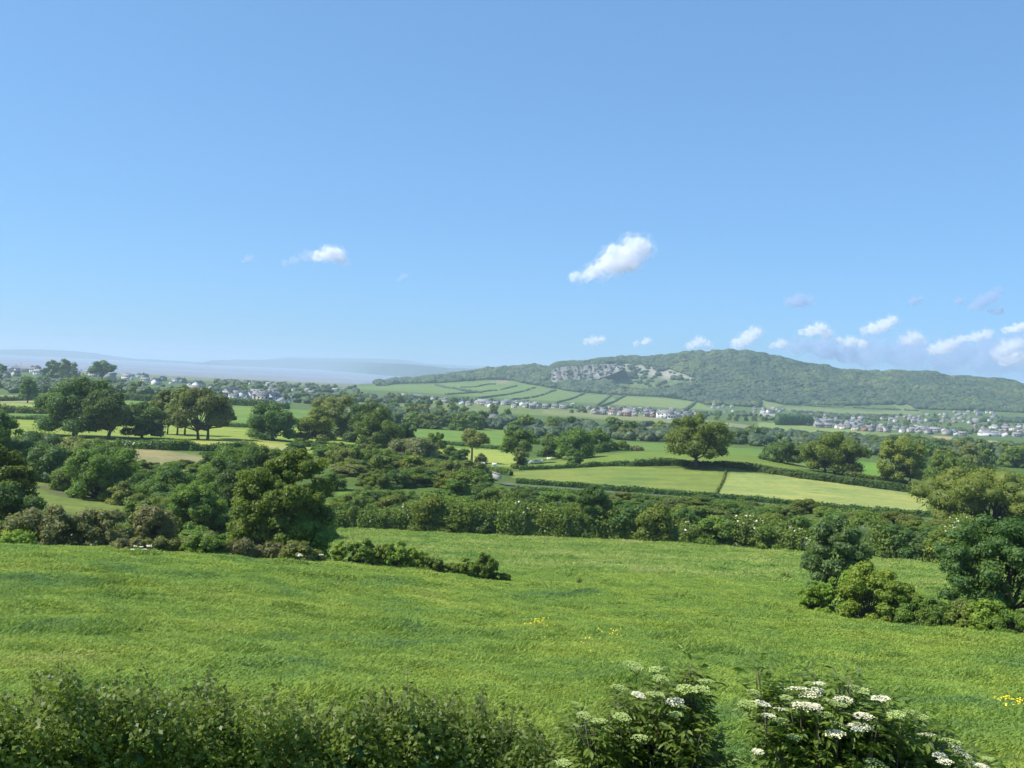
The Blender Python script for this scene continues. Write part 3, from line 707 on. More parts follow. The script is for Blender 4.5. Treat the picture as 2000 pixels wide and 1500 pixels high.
# ------------------------------------------------------------------ hedges
def path_pts(pts, step):
    """pts: ground positions; even steps along them"""
    P = np.array(pts); d = np.concatenate([[0], np.cumsum(np.linalg.norm(np.diff(P[:, :2], axis=0), axis=1))])
    n = max(3, int(d[-1]/step)); s = np.linspace(0, d[-1], n)
    x = np.interp(s, d, P[:, 0]); y = np.interp(s, d, P[:, 1]); return x, y, s
def hedge(label, pts, h, w, mat='green', leaf=None, dens=1.0, lump=.25, seed=0, flowers=None, r=None, group=None, gap=False):
    """pts: (px,py) on the ground or (px,r) when r='r'"""
    g = np.random.default_rng(seed+900)
    Pw = [GP(p[0], p[1]) if r == 'r' else G(p[0], p[1], 100)[0] for p in pts]
    rm = float(np.mean([math.hypot(p[0], p[1]) for p in Pw]))
    leaf = leaf or rm/995*1.05
    x, y, s = path_pts([p for p in Pw], 1.0)
    L = s[-1]; hx = h*(1+lump*np.interp(s, np.arange(0, L+w*2, w*1.3), g.normal(0, 1, len(np.arange(0, L+w*2, w*1.3)))).clip(-1.6, 2.2)*.8)
    area = L*(2*h+w); n = int(np.clip(area/(leaf**2*1.1)*1.25*dens, 500, 60000))
    q = g.uniform(0, 1, n)*(len(s)-1); i = q.astype(int).clip(0, len(s)-2); u = q-i
    cxx = x[i]*(1-u)+x[i+1]*u; cyy = y[i]*(1-u)+y[i+1]*u; hh = hx[i]*(1-u)+hx[i+1]*u
    tx = x[i+1]-x[i]; ty = y[i+1]-y[i]; ln = np.hypot(tx, ty)+1e-9; nx, ny = -ty/ln, tx/ln
    a = g.uniform(-.08, math.pi+.08, n); rad = g.uniform(.72, 1.08, n)+g.normal(0, .05, n)
    ww = w*(.9+.3*np.sin(s[i]*.9+seed)+.15*np.sin(s[i]*2.3))
    lat = np.cos(a)*ww/2*rad*np.where(np.sin(a) < .5, 1, 1); ver = np.abs(np.sin(a))**.6*hh*rad
    ver = np.where(np.abs(np.cos(a)) > .8, g.uniform(0, .8, n)*hh, ver)
    X = cxx+nx*lat; Y = cyy+ny*lat; Z = H(X, Y)+ver
    out = np.stack([nx*np.cos(a), ny*np.cos(a), np.abs(np.sin(a))+.2], -1)
    N = unit(unit(out)+g.normal(0, .5, (n, 3)))
    # clump tint
    cl = (sines(X, Y, 3.5, 8, seed+3)*.22+.45).clip(0, 1)
    V, Q, t = cards(np.stack([X, Y, Z], -1), N, leaf*g.uniform(.6, 1.3, n), .6, g, .6*cl+.4*g.uniform(0, 1, n))
    mi = np.zeros(len(Q), int)
    if flowers:
        for fx, fr in flowers:
            ppx, _ = project(X, Y, Z); m_ = (np.abs(ppx-fx) < fr) & (ver > hh*.55) & (g.uniform(0, 1, n) < .085*np.exp(-((ppx-fx)/fr)**2*1.2)*(1+sines(X, Y, .9, 6, 5)).clip(0, 2)); mi[m_] = 1
    # inner mass: dark solid core added so light does not pass
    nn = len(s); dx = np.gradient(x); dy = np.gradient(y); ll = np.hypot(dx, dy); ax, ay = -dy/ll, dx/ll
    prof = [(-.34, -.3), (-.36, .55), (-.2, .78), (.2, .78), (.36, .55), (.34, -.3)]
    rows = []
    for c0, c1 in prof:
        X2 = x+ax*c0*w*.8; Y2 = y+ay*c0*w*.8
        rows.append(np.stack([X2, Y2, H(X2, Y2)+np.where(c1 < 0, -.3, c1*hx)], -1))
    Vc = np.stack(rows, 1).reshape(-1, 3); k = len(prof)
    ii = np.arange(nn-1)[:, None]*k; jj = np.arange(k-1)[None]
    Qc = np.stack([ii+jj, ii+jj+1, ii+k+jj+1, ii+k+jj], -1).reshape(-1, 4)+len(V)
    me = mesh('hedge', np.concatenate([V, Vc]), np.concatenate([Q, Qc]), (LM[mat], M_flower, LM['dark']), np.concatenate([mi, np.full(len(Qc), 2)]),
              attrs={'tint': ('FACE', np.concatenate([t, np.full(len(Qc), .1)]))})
    return tag(obj('hedge', me), label, 'hedge', group)
GH = 'hedges of the middle fields'
hedge('long overgrown hedge along the far side of the near meadow, white blossom on it', [(625,153),(760,152),(900,151),(1000,150),(1150,150),(1300,149),(1450,147),(1560,144),(1700,139),(1820,136),(1910,133)], 3.6, 4.5, 'green', r='r', lump=.45, seed=1, leaf=.2, dens=1.1,
      flowers=[(790,14),(1030,30),(1345,16),(1440,34),(1480,26),(1570,30),(1800,14),(1865,34),(1880,20)])
strip('tall bushes growing in the long hedge','bush','bush','the long hedge',[(640,154),(860,152),(1100,151),(1300,149),(1500,146),(1700,141),(1900,134)],30,(3.5,8),(3.0,6.0),['green','dark','green','dark','oak'],rj=.008,var=10,seed=12)
T('taller dark pointed tree rising from the middle of the long hedge',1155,1058,84,112,mat='dark',cb=.0,nc=40,rc=.14,r=150)
hedge('dark clipped hedge running under the lone oak to the right', [(1240,296),(1300,299),(1420,300),(1500,296),(1570,290),(1650,290),(1740,290),(1800,292)], 1.9, 2.4, 'dark', r='r', seed=2, group=GH)
hedge('dark hedge left of the lone oak below the sheep', [(1015,288),(1060,290),(1120,293),(1180,296),(1240,296)], 1.2, 1.8, 'dark', r='r', seed=3, group=GH)
hedge('thin hedge on the upper side of the lane', [(1010,236),(1150,235),(1300,233),(1450,232),(1600,230),(1700,229),(1830,228)], 1.25, 1.4, 'dark', r='r', seed=4, group=GH, lump=.12)
hedge('hedge on the lower side of the lane', [(1000,217),(1150,217),(1300,216),(1450,214),(1600,212),(1800,208)], 1.15, 1.8, 'green', r='r', seed=5, group=GH)
hedge('short hedge and bank dividing the green field from the pale field', [(1420,293),(1414,270),(1404,246),(1398,234)], .4, .5, 'olive', r='r', seed=6, group=GH, lump=.1)
hedge('hedge with a mass of white blossom between the bright field and brown strip', [(225,288),(262,285),(320,282),(380,282),(440,284),(500,288)], 2.4, 3, 'green', r='r', seed=7, flowers=[(262,32),(320,14)], group=GH)
hedge('hedge left of the white blossom under the field trees', [(20,296),(90,292),(160,290),(225,288)], 1.8, 2.6, 'dark', r='r', seed=8, group=GH)
hedge('low hedge beyond the lane bend under the brownish tree', [(830,290),(900,285),(960,270),(1000,262)], 1.6, 2.2, 'dark', r='r', seed=9, group=GH)
hedge('clipped green hedge left of the lane bend', [(790,262),(860,256),(910,250),(945,247)], 1.6, 3, 'green', r='r', seed=19, group=GH)
hedge('faint hedge behind the sheep field right of the lone oak', [(1650,322),(1740,326),(1820,318),(1880,300)], 1.2, 2, 'olive', r='r', seed=20, group=GH)
GF = 'hedges far behind the left fields'
hedge('dark straight hedge behind the green field left of centre', [(240,705),(330,700),(440,700),(560,690)], 4.5, 6, 'dark', r='r', seed=10, group=GF, lump=.08)
hedge('hedge at the back of the tan strip on the far left', [(-40,740),(40,735),(130,730)], 3, 5, 'dark', r='r', seed=11, group=GF)
hedge('hedge below the pale green strip on the far left', [(-40,520),(60,515),(150,520)], 3, 5, 'olive', r='r', seed=12, group=GF)
hedge('hedge along the far side of the bright field on the left', [(-40,452),(120,448),(300,440),(430,436),(560,432)], 1.6, 4, 'dark', r='r', seed=13, group=GF)
hedge('hedge under the brow of the field right of the lane trees', [(800,430),(900,425),(1000,420)], 1.6, 3, 'dark', r='r', seed=14, group=GF)
# far hedges on the slope below the hill: rows of small crowns
def far_hedge(label, pts, h=5, seed=0, group=None):
    g = np.random.default_rng(seed+50)
    P = [G(px, py, 1500)[0] for px, py in pts]
    x, y, s = path_pts(P, h*.8); n = len(x)
    x = x+g.normal(0, h*.15, n); y = y+g.normal(0, h*.3, n)
    S = np.stack([g.uniform(.55, .9, n)*h, g.uniform(.55, .9, n)*h, g.uniform(.45, .8, n)*h], -1)
    C = np.stack([x, y, H(x, y)+S[:, 2]*.6], -1)
    kp = (np.interp(np.arange(n), np.arange(0, n+9, 5), g.uniform(0, 1, len(np.arange(0, n+9, 5)))) > .26); C = C[kp]; S = S[kp]
    V, Tt, t = blobs(C, S, seed)
    tag(obj('hedge', mesh('hedge', V, Tt, (LM['far'],), attrs={'tint': ('FACE', t*.7+.25)})), label, 'hedge', group)
GZ = 'field hedges on the slope below the quarry'
for i, (l, p) in enumerate([
 ('top left hedge of the slope fields below the wooded ridge end', [(900,757),(930,756),(967,751)]),
 ('long hedge second from the top in the slope fields', [(870,771),(915,768),(956,764),(985,760),(1009,754)]),
 ('hedge third from the left climbing the slope fields', [(930,779),(970,774),(1006,768),(1028,763),(1045,758)]),
 ('hedge climbing the slope fields to the wood corner', [(1000,781),(1025,779),(1048,775),(1066,770),(1085,762)]),
 ('dark hedge climbing from the farm to the wood under the quarry', [(1088,787),(1104,783),(1118,779),(1130,774),(1141,769)]),
 ('left hedge of the small dark field under the quarry', [(1166,793),(1180,783),(1194,772)]),
 ('right hedge of the small dark field under the quarry', [(1172,796),(1190,789),(1208,780),(1222,772)]),
 ('hedge on the left of the slope fields above the left farm', [(850,752),(880,759),(905,764),(940,768)]),
 ('hedge between the two pale fields above the right village', [(1560,790),(1620,795),(1700,799),(1790,803)]),
 ('lower hedge of the pale fields above the right village', [(1540,804),(1600,808),(1680,813),(1760,812)]),
 ('hedge along the right side of the large pale field', [(1360,785),(1345,797),(1330,808)])]):
    far_hedge(l, p, 2.8 if i < 7 else 4, i, GZ)
GY = 'hedges across the valley floor'
for i, (l, p) in enumerate([
 ('long straight hedge across the valley below the farms',[(760,792),(900,795),(1050,803),(1200,812),(1380,824)]),
 ('hedge along the lower edge of the valley meadow',[(880,804),(1000,812),(1150,824),(1250,832)]),
 ('hedge in front of the right-hand village',[(1500,828),(1600,837),(1700,846),(1800,851)]),
 ('hedge below the meadows of the right-hand village',[(1490,842),(1600,850),(1700,857),(1800,862)]),
 ('hedge between tan field and wood on the right',[(1800,862),(1900,868),(2020,876)])]):
    far_hedge(l, p, 5, 30+i, GY)

# ------------------------------------------------------------------ woods on the hill (one mass) and valley trees
SRC = bpy.data.collections.new('crown_sources')   # not linked to the scene: only instanced
def crown_src(k, seed):
    g = np.random.default_rng(seed)
    n = 22; d = unit(g.normal(size=(n, 3))); d[:, 2] = np.abs(d[:, 2])*.9-.1
    C = d*.62; S = np.repeat(g.uniform(.30, .52, n)[:, None], 3, 1)
    V, Tt, t = blobs(C, S, seed, rough=.16)
    V2, T2, t2 = blobs(np.array([[0, 0, -.1]]), np.array([[.8, .8, .7]]), seed)
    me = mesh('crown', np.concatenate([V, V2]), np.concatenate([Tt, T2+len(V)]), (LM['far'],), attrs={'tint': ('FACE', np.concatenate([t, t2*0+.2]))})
    o = bpy.data.objects.new('crown', me); SRC.objects.link(o)
for k in range(6): crown_src(k, 40+k)
def scatter(name, label, P, sc, coll, rz=None, kind='stuff', sz=None):
    n = len(P); me = bpy.data.meshes.new(name); me.vertices.add(n)
    me.vertices.foreach_set('co', np.asarray(P, np.float32).ravel())
    a = me.attributes.new('sc', 'FLOAT_VECTOR', 'POINT'); a.data.foreach_set('vector', np.asarray(sc, np.float32).ravel())
    a = me.attributes.new('rz', 'FLOAT_VECTOR', 'POINT'); rv = np.zeros((n, 3)); rv[:, 2] = rng.uniform(0, 6.283, n) if rz is None else rz
    a.data.foreach_set('vector', rv.astype(np.float32).ravel())
    ng = bpy.data.node_groups.new(name, 'GeometryNodeTree')
    ng.interface.new_socket('Geometry', in_out='INPUT', socket_type='NodeSocketGeometry')
    ng.interface.new_socket('Geometry', in_out='OUTPUT', socket_type='NodeSocketGeometry')
    N = ng.nodes.new; gi = N('NodeGroupInput'); go = N('NodeGroupOutput')
    ci = N('GeometryNodeCollectionInfo'); ci.inputs['Collection'].default_value = coll
    ci.inputs['Separate Children'].default_value = True; ci.inputs['Reset Children'].default_value = True
    ip = N('GeometryNodeInstanceOnPoints'); ip.inputs['Pick Instance'].default_value = True
    a1 = N('GeometryNodeInputNamedAttribute'); a1.data_type = 'FLOAT_VECTOR'; a1.inputs['Name'].default_value = 'sc'
    a2 = N('GeometryNodeInputNamedAttribute'); a2.data_type = 'FLOAT_VECTOR'; a2.inputs['Name'].default_value = 'rz'
    L = ng.links.new
    L(gi.outputs[0], ip.inputs['Points']); L(ci.outputs[0], ip.inputs['Instance'])
    L(a1.outputs['Attribute'], ip.inputs['Scale']); L(a2.outputs['Attribute'], ip.inputs['Rotation'])
    L(ip.outputs[0], go.inputs[0])
    o = obj(name, me); md = o.modifiers.new('scatter', 'NODES'); md.node_group = ng
    return tag(o, label, kind=kind)
# hill wood: even world scatter, kept out of the fields, the quarry and the open ledges
g = np.random.default_rng(77)
n = 60000
th0, th1 = float(ray(690, 740)[0]), math.radians(33)
ta = g.uniform(th0, th1, n); ra = np.sqrt(g.uniform(2250**2, 3450**2, n))
xa, ya = ra*np.sin(ta), ra*np.cos(ta); za = H(xa, ya)
pxa, pya = project(xa, ya, za)
wood = [(742,757),(770,750),(860,748),(960,741),(1000,743),(1080,762),(1130,766),(1200,771),(1300,776),(1370,786),(1400,800),(1440,806),(1480,800),(1482,780),(1530,790),(1600,794),(1750,790),(1800,800),(1900,802),(2200,815),(2200,600),(600,600)]
keep = inpoly(pxa, pya, wood) & (za > -52)
for r0, r1, poly, c in FIELDS[-9:]:
    if poly: keep &= ~((ra > r0) & (ra < r1) & (inpoly(pxa, pya, poly) | ((inpoly(pxa, pya-4, poly) | inpoly(pxa, pya-8, poly)) if r0 == 2300 else False)) & (g.uniform(0, 1, n) < (.95 if r0 == 2300 else 1)))
keep &= ~(((ra > 2560) & (ra < 2860)) & inpoly(pxa, pya, [(1081,727),(1102,720),(1150,716),(1188,714),(1208,717),(1190,727),(1162,741),(1120,749),(1087,748)]))
s = g.uniform(4.6, 9.0, n)*(1+.35*sines(xa, ya, 60, 8, 44).clip(-.8, 1.4))
P = np.stack([xa, ya, za+s*.35], -1)[keep]; s = s[keep]
qi = g.choice(len(QV), 75, replace=False); qs = g.uniform(2.5, 5.5, 75)
P = np.concatenate([P, QV[qi]-np.array([0, 4, 0])]); s = np.concatenate([s, qs])
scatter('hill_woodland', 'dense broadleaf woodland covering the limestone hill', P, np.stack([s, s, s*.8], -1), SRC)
# ------------------------------------------------------------------ houses
M_white = plain('render_white', (.66, .65, .62), .8, .2, .05)
M_creamw = plain('render_cream', (.50, .46, .38), .8, .2, .08)
M_stone = plain('stone_wall', (.34, .32, .29), .9, .2, .2)
M_brick = plain('red_brick', (.34, .19, .14), .9, .2, .15)
M_slate = plain('slate_roof', (.17, .175, .19), .7, .3, .2)
M_slate2 = plain('grey_tile_roof', (.27, .26, .26), .8, .3, .15)
M_red = plain('red_tile_roof', (.27, .16, .12), .8, .2, .15)
M_glass = plain('window_glass', (.03, .04, .05), .15, .6, .1)
M_metal = plain('metal_sheet', (.42, .43, .44), .5, .4, .15)
M_tarmac = plain('tarmac', (.115, .125, .085), .9, .2, .2, .5)
M_pale = plain('pale_concrete', (.42, .41, .38), .9, .2, .1, .5)
def make_house(wallm, roofm, L=11, Wd=7.5, hw=5, hr=2.8, wing=False, chim=2, wins=True, name='house'):
    root = empty(name)
    b = MB(); b.box(-L/2, L/2, -Wd/2, Wd/2, -1.5, hw)
    for sx in (-1, 1):
        x = sx*L/2*(1-1e-3); b.add([(x, -Wd/2, hw), (x, Wd/2, hw), (x, 0, hw+hr)], T=[(0, 1, 2) if sx > 0 else (1, 0, 2)])
    if wing: b.box(L/2+.002, L/2+L*.4, -Wd*.35, Wd*.35, -1.5, hw*.55); 
    obj('wall', b.mesh('wall', (wallm,)), root)
    r = MB(); o = .4; t = .18
    for sy in (-1, 1):
        y0 = sy*(Wd/2+o); z0 = hw-hr*o/(Wd/2)
        r.add([(-L/2-o, y0, z0), (L/2+o, y0, z0), (L/2+o, 0, hw+hr+.02), (-L/2-o, 0, hw+hr+.02),
               (-L/2-o, y0, z0+t), (L/2+o, y0, z0+t), (L/2+o, 0, hw+hr+t+.02), (-L/2-o, 0, hw+hr+t+.02)],
              Q=[(0,1,2,3), (4,7,6,5), (0,4,5,1), (0,3,7,4), (1,5,6,2)])
    if wing:
        x0, x1 = L/2+.004, L/2+L*.4+.3; y = Wd*.35+.3; z = hw*.55
        r.add([(x0,-y,z),(x1,-y,z),(x1,y,z),(x0,y,z),(x0,0,z+1.6),(x1,0,z+1.6)], Q=[(0,1,5,4),(2,3,4,5)], T=[(1,2,5),(3,0,4)])
    ro = obj('roof', r.mesh('roof', (roofm,)), root)
    for k in range(chim):
        c = MB(); x = (-L/2+.6) if k == 0 else (L/2-.6)
        c.box(x-.45, x+.45, -.4, .4, hw+hr-.7, hw+hr+1.0); c.box(x-.5, x+.5, -.45, .45, hw+hr+1.0, hw+hr+1.15)
        obj('chimney', c.mesh('chimney', (M_stone,)), ro)
    if wins:
        for zf in ((1.0, 2.3), (3.3, 4.4)):
            if zf[1] > hw: continue
            for sy in (-1, 1):
                for x in (-L*.3, 0, L*.3):
                    w = MB(); y = sy*(Wd/2+.03); w.box(x-.65, x+.65, min(y, y-sy*.06), max(y, y-sy*.06), zf[0], zf[1])
                    obj('window', w.mesh('window', (M_glass,)), root)
    return root
HK = {'white': [], 'grey': [], 'cream': [], 'red': []}
HK['white'] = [make_house(M_white, M_slate, 10, 7.5), make_house(M_white, M_slate2, 13, 7, wing=True), make_house(M_white, M_slate2, 8, 7, 3, 2.6, chim=1)]
HK['grey'] = [make_house(M_stone, M_slate, 11, 7.5, wing=True), make_house(M_stone, M_slate2, 14, 8, 4.5), make_house(M_creamw, M_slate, 10, 8, 3, 3.2, chim=1), make_house(M_stone, M_slate2, 9, 7, 4.6)]
HK['cream'] = [make_house(M_creamw, M_slate2, 11, 7.5), make_house(M_creamw, M_slate, 9, 7, wing=True)]
HK['red'] = [make_house(M_white, M_red, 10, 7.5), make_house(M_brick, M_slate2, 11, 7.5)]
hused = set(); HN = 0; HOUSES = []
KW = {'white': 'white house', 'grey': 'grey house', 'cream': 'cream house', 'red': 'reddish house'}
def put_house(kind, px, py, zone, s=1.0, rz=None, rmin=700):
    global HN
    k = (kind, HN % len(HK[kind])); HN += 1
    src = HK[kind][k[1]]; o = src if k not in hused else copy_tree(src); hused.add(k)
    p, r = G(px, py, rmin)
    o.location = [float(p[0]), float(p[1]), float(p[2])+.2]; o.rotation_euler = (0, 0, random.uniform(-.5, .5) + (random.choice((0, 1.57)) if rz is None else rz)); o.scale = (s, s, s)
    tag(o, None, 'house', 'houses of '+zone); ITEMS.append((o, p, kind, zone)); HOUSES.append((px, py))
ZL = 'left village'
for kind, x, y, s in [('white',66,728,1.1),('white',76,733,1.1),('white',85,727,.9),('grey',20,726,1.5),('white',3,722,1.0),('cream',33,727,1.2),('cream',98,725,1.4),('cream',106,729,1.2),('cream',114,727,.9),
    ('grey',147,728,1.2),('white',158,725,.8),('grey',170,730,1.3),('grey',185,736,1.2),('white',180,734,.8),('grey',198,733,1.2),('cream',216,739,.8),('white',247,741,1.1),('grey',243,735,1.2),('grey',256,737,1.0),
    ('white',272,737,1.0),('grey',280,740,1.3),('red',286,738,1.0),('white',283,747,.9),('white',296,747,1.0),('white',306,752,1.2),('grey',318,744,1.1),('white',334,750,.9),('white',343,748,1.1),('grey',356,748,1.0),
    ('cream',372,756,.9),('white',386,758,1.3),('white',378,766,1.0),('grey',396,757,1.0),('cream',412,760,.8),('white',488,752,.7),('white',524,753,1.1),('grey',530,760,.8),('white',531,769,.8),('grey',447,772,1.4),('grey',462,773,1.3),('white',474,778,1.0),('white',481,785,.8),('white',491,779,1.0),
    ('grey',500,776,1.2),('cream',506,781,1.1),('cream',512,787,1.2),('white',515,781,1.0),('grey',524,782,1.3),('white',532,787,1.2),('white',541,785,1.0),('white',548,791,1.0),('white',552,796,.9),('white',566,780,.7),('white',562,789,.8),
    ('grey',575,764,.8),('grey',600,766,.8),('grey',608,772,.8),('grey',655,765,.8),('grey',672,763,.8),('cream',30,735,1.0),('grey',12,738,1.0),('white',456,781,.7),('grey',440,779,.9)]:
    put_house(kind, x, y, ZL, s*.95, rmin=700)
ZF = 'the farm row'
for kind, x, y, s in [('white',902,791,.9),('grey',935,790,1.1),('grey',944,792,1.1),('grey',955,793,1),('white',958,796,.8),('white',984,791,1.1),('white',991,790,1.0),('grey',1003,793,1),('white',1004,797,.8),('white',1008,791,.9),('white',1021,793,1),('grey',1030,796,1.2),('grey',1040,799,1),('cream',1046,798,1.1),('grey',1053,797,1),('grey',1084,797,.9),('white',1120,796,.9),('white',1118,793,.8),('grey',1100,799,.8),
    ('grey',915,792,.9),('grey',968,793,.8),('grey',870,787,.9),('white',863,786,.7),('cream',845,782,.8),('grey',1065,799,.9)]:
    put_house(kind, x, y, ZF, s, rmin=1200)
def cluster(zone, poly, n, kinds, seed, sr=(.8, 1.15), rmin=1200, sep=6.6):
    g = np.random.default_rng(seed); poly = np.asarray(poly, float); c = 0; tr = 0
    while c < n and tr < 6000:
        tr += 1
        px = g.uniform(poly[:, 0].min(), poly[:, 0].max()); py = g.uniform(poly[:, 1].min(), poly[:, 1].max())
        if not inpoly(np.array([px]), np.array([py]), poly)[0]: continue
        if any(abs(px-a) < sep*1.25 and abs(py-b) < sep*.42 for a, b in HOUSES): continue
        put_house(kinds[int(g.integers(len(kinds)))], px, py, zone, g.uniform(*sr)*.8, rmin=rmin); c += 1
K1 = ['red', 'grey', 'cream', 'grey', 'white', 'grey', 'red']
cluster('middle village', [(1140,800),(1200,799),(1300,803),(1350,806),(1370,818),(1300,821),(1160,812)], 48, K1, 51)
put_house('white', 1300, 820, 'middle village', 1.3, 0, 1200); put_house('white', 1312, 821, 'middle village', 1.3, 0, 1200); put_house('white', 1292, 818, 'middle village', 1.2, 0, 1200)
cluster('the hillside hamlet', [(1378,783),(1400,779),(1430,792),(1434,808),(1420,808),(1390,797)], 15, ['white','grey','cream','grey'], 52)
cluster('the upper road', [(1468,800),(1530,801),(1535,808),(1470,808)], 10, ['grey','white','grey'], 53)
K2 = ['grey','cream','grey','grey','white','grey','grey','red','grey','cream','grey']
cluster('right village front', [(1590,822),(1700,826),(1740,832),(1800,836),(1880,844),(1880,852),(1800,850),(1690,844),(1590,836)], 56, K2, 54)
cluster('right village back', [(1540,812),(1600,812),(1700,816),(1790,814),(1860,806),(1940,806),(1950,822),(1900,828),(1800,828),(1700,824),(1590,820)], 46, K2, 55)
cluster('right village end', [(1905,832),(2005,836),(2005,852),(1990,856),(1900,850)], 26, ['grey','white','red','grey','white'], 56)
# valley trees: individuals, copies of a few kinds
VP = []
for k in range(12):
    mt = ['green', 'dark', 'olive', 'oak', 'dark', 'green'][k % 6]
    VP.append((make_tree('tree', 12, 11, seed=300+k, mat=mt, leaf=.95, n=620, nc=16, rc=.2, cb=.05, limbs=True, tr=.3), mt))
vused = set(); VN = 0
def valley(zone, poly, n, hr, seed, rmin=400, wr=(.8, 1.3), group=None):
    global VN
    g = np.random.default_rng(seed); poly = np.asarray(poly, float); out = 0; tries = 0; P = []
    while out < n and tries < n*60:
        tries += 1
        px = g.uniform(poly[:, 0].min(), poly[:, 0].max()); py = g.uniform(poly[:, 1].min(), poly[:, 1].max())
        if not inpoly(np.array([px]), np.array([py]), poly)[0]: continue
        p, r = G(px, py, rmin)
        if any(abs(px-a)*r/F < 6 and abs(py-b) < 3.0 for a, b in P): continue
        hh_ = g.uniform(*hr); hpx = hh_*F/r
        if any(abs(px-a) < 4+hpx*.4 and -1 < py-b < hpx*.8 for a, b in HOUSES) and g.uniform() < .93: continue
        P.append((px, py)); out += 1
        k = VN % 12; VN += 1
        o = VP[k][0] if k not in vused else copy_tree(VP[k][0]); vused.add(k)
        h = hh_/11; w = h*g.uniform(*wr)
        o.location = [float(p[0]), float(p[1]), float(p[2])-.4]; o.rotation_euler = (0, 0, g.uniform(0, 6.28)); o.scale = (w, w, h)
        tag(o, None, 'tree', group or 'trees scattered over the valley'); ITEMS.append((o, p, VP[k][1], zone))
valley('the far dark belt', [(1000,848),(1200,846),(1440,856),(1500,868),(1700,885),(1800,888),(1800,905),(1600,888),(1500,878),(1300,868),(1160,860),(1000,856)], 22, (8, 12), 21, 500)
valley('the central wood', [(660,800),(800,806),(940,826),(1000,832),(1300,838),(1450,846),(1450,856),(1180,848),(1000,844),(800,846),(700,826)], 30, (8, 12), 22, 600)
valley('the right edge wood', [(1700,875),(2010,885),(2010,925),(1900,925),(1860,915),(1800,905),(1700,895)], 24, (8, 12), 23, 420)
valley('the trees below left village', [(0,752),(130,748),(300,758),(420,776),(420,788),(250,776),(60,772),(0,774)], 18, (6, 11), 24, 700)
valley('left village', [(0,735),(240,742),(420,748),(680,756),(680,782),(520,768),(400,766),(240,755),(0,748)], 26, (5, 9), 25, 900)
valley('the trees beyond left village', [(560,770),(700,768),(860,784),(1000,800),(1000,824),(850,812),(700,800),(600,792)], 28, (7, 11), 26, 800)
valley('the farm row', [(860,780),(1080,792),(1090,800),(860,792)], 10, (6, 9), 27, 1200)
valley('middle village', [(1080,796),(1400,810),(1500,815),(1500,826),(1380,820),(1080,808)], 16, (4.5, 8), 28, 1200)
valley('right village', [(1400,805),(1500,806),(1700,812),(2010,815),(2010,852),(1900,850),(1700,838),(1480,820),(1400,818)], 56, (4.5, 8), 29, 1200)
valley('the trees below right village', [(1440,846),(1560,856),(1800,868),(2010,878),(2010,886),(1700,872),(1440,858)], 14, (7, 10), 30, 700)
SRC2 = SRC
# beyond the individual trees: the rest of the valley woods as one mass
def massif(name, label, polys, n, seed, sr=(4, 6.5), rmin=450):
    g = np.random.default_rng(seed); P = []; S = []
    tot = n
    for poly in polys:
        poly = np.asarray(poly, float); k = 0
        while k < n:
            px = g.uniform(poly[:, 0].min(), poly[:, 0].max()); py = g.uniform(poly[:, 1].min(), poly[:, 1].max())
            if not inpoly(np.array([px]), np.array([py]), poly)[0]: continue
            if any(abs(px-a) < 9 and -1 < py-b < 11 for a, b in HOUSES): continue
            p, r = G(px, py, rmin); s_ = g.uniform(*sr); P.append([p[0], p[1], p[2]+s_*.3]); S.append([s_, s_, s_*.85]); k += 1
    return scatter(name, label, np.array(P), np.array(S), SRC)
massif('valley_woodland', 'belts of broadleaf wood across the valley floor', [
 [(1000,846),(1200,846),(1440,856),(1700,880),(2010,885),(2010,905),(1700,890),(1440,868),(1160,858),(1000,854)],
 [(620,794),(800,806),(1000,824),(1300,838),(1450,846),(1450,852),(1180,846),(1000,840),(800,830),(640,812)],
 [(0,745),(240,748),(420,766),(620,780),(620,792),(420,780),(250,770),(0,768)],
 [(420,742),(700,757),(700,775),(860,785),(860,793),(680,788),(560,772),(420,752)],
 [(1440,846),(1700,862),(2010,878),(2010,884),(1700,870),(1440,853)],
 [(1400,806),(1500,808),(1700,814),(2010,820),(2010,826),(1700,822),(1400,812)],
 ], 190, 33)
massif('village_greenery', 'garden trees and shrubs massed between the houses of the valley villages', [
 [(1400,806),(1500,808),(1700,814),(2010,820),(2010,852),(1900,848),(1700,840),(1590,834),(1500,820)],
 [(1080,797),(1200,798),(1380,806),(1380,820),(1160,811)],
 [(0,736),(240,744),(420,752),(560,768),(560,788),(420,776),(250,758),(0,748)]], 110, 35, sr=(1.6, 3.4), rmin=800)
# landmarks of the left village
def at(px, py, rmin=700): return G(px, py, rmin)
p, r = at(130, 736)
ch = empty('church', p)
b = MB(); W = 3.4; hT = 17
b.box(-W, W, -W, W, -2, hT); b.mesh
obj('tower', b.mesh('tower', (plain('church_stone', (.33, .27, .20), .9, .1, .2),)), ch)
c = MB()
for sx in (-1, 1):
    for sy in (-1, 1): c.box(min(sx*W, sx*(W-1)), max(sx*W, sx*(W-1)), min(sy*W, sy*(W-1)), max(sy*W, sy*(W-1)), hT+.002, hT+1.3)
    c.box(-.8, .8, min(sx*W, sx*(W-.6)), max(sx*W, sx*(W-.6)), hT+.002, hT+1.0); c.box(min(sx*W, sx*(W-.6)), max(sx*W, sx*(W-.6)), -.8, .8, hT+.002, hT+1.0)
obj('parapet', c.mesh('parapet', (M_stone,)), ch)
w = MB(); w.box(-.7, .7, -W-.04, -W+.02, hT-5, hT-2.2); obj('belfry_window', w.mesh('belfry_window', (M_glass,)), ch)
n_ = MB(); n_.box(W+.003, W+14, -3.5, 3.5, -2, 6); n_.add([(W+14, -3.5, 6), (W+14, 3.5, 6), (W+14, 0, 9.5)], T=[(0, 1, 2)]); obj('nave', n_.mesh('nave', (M_stone,)), ch)
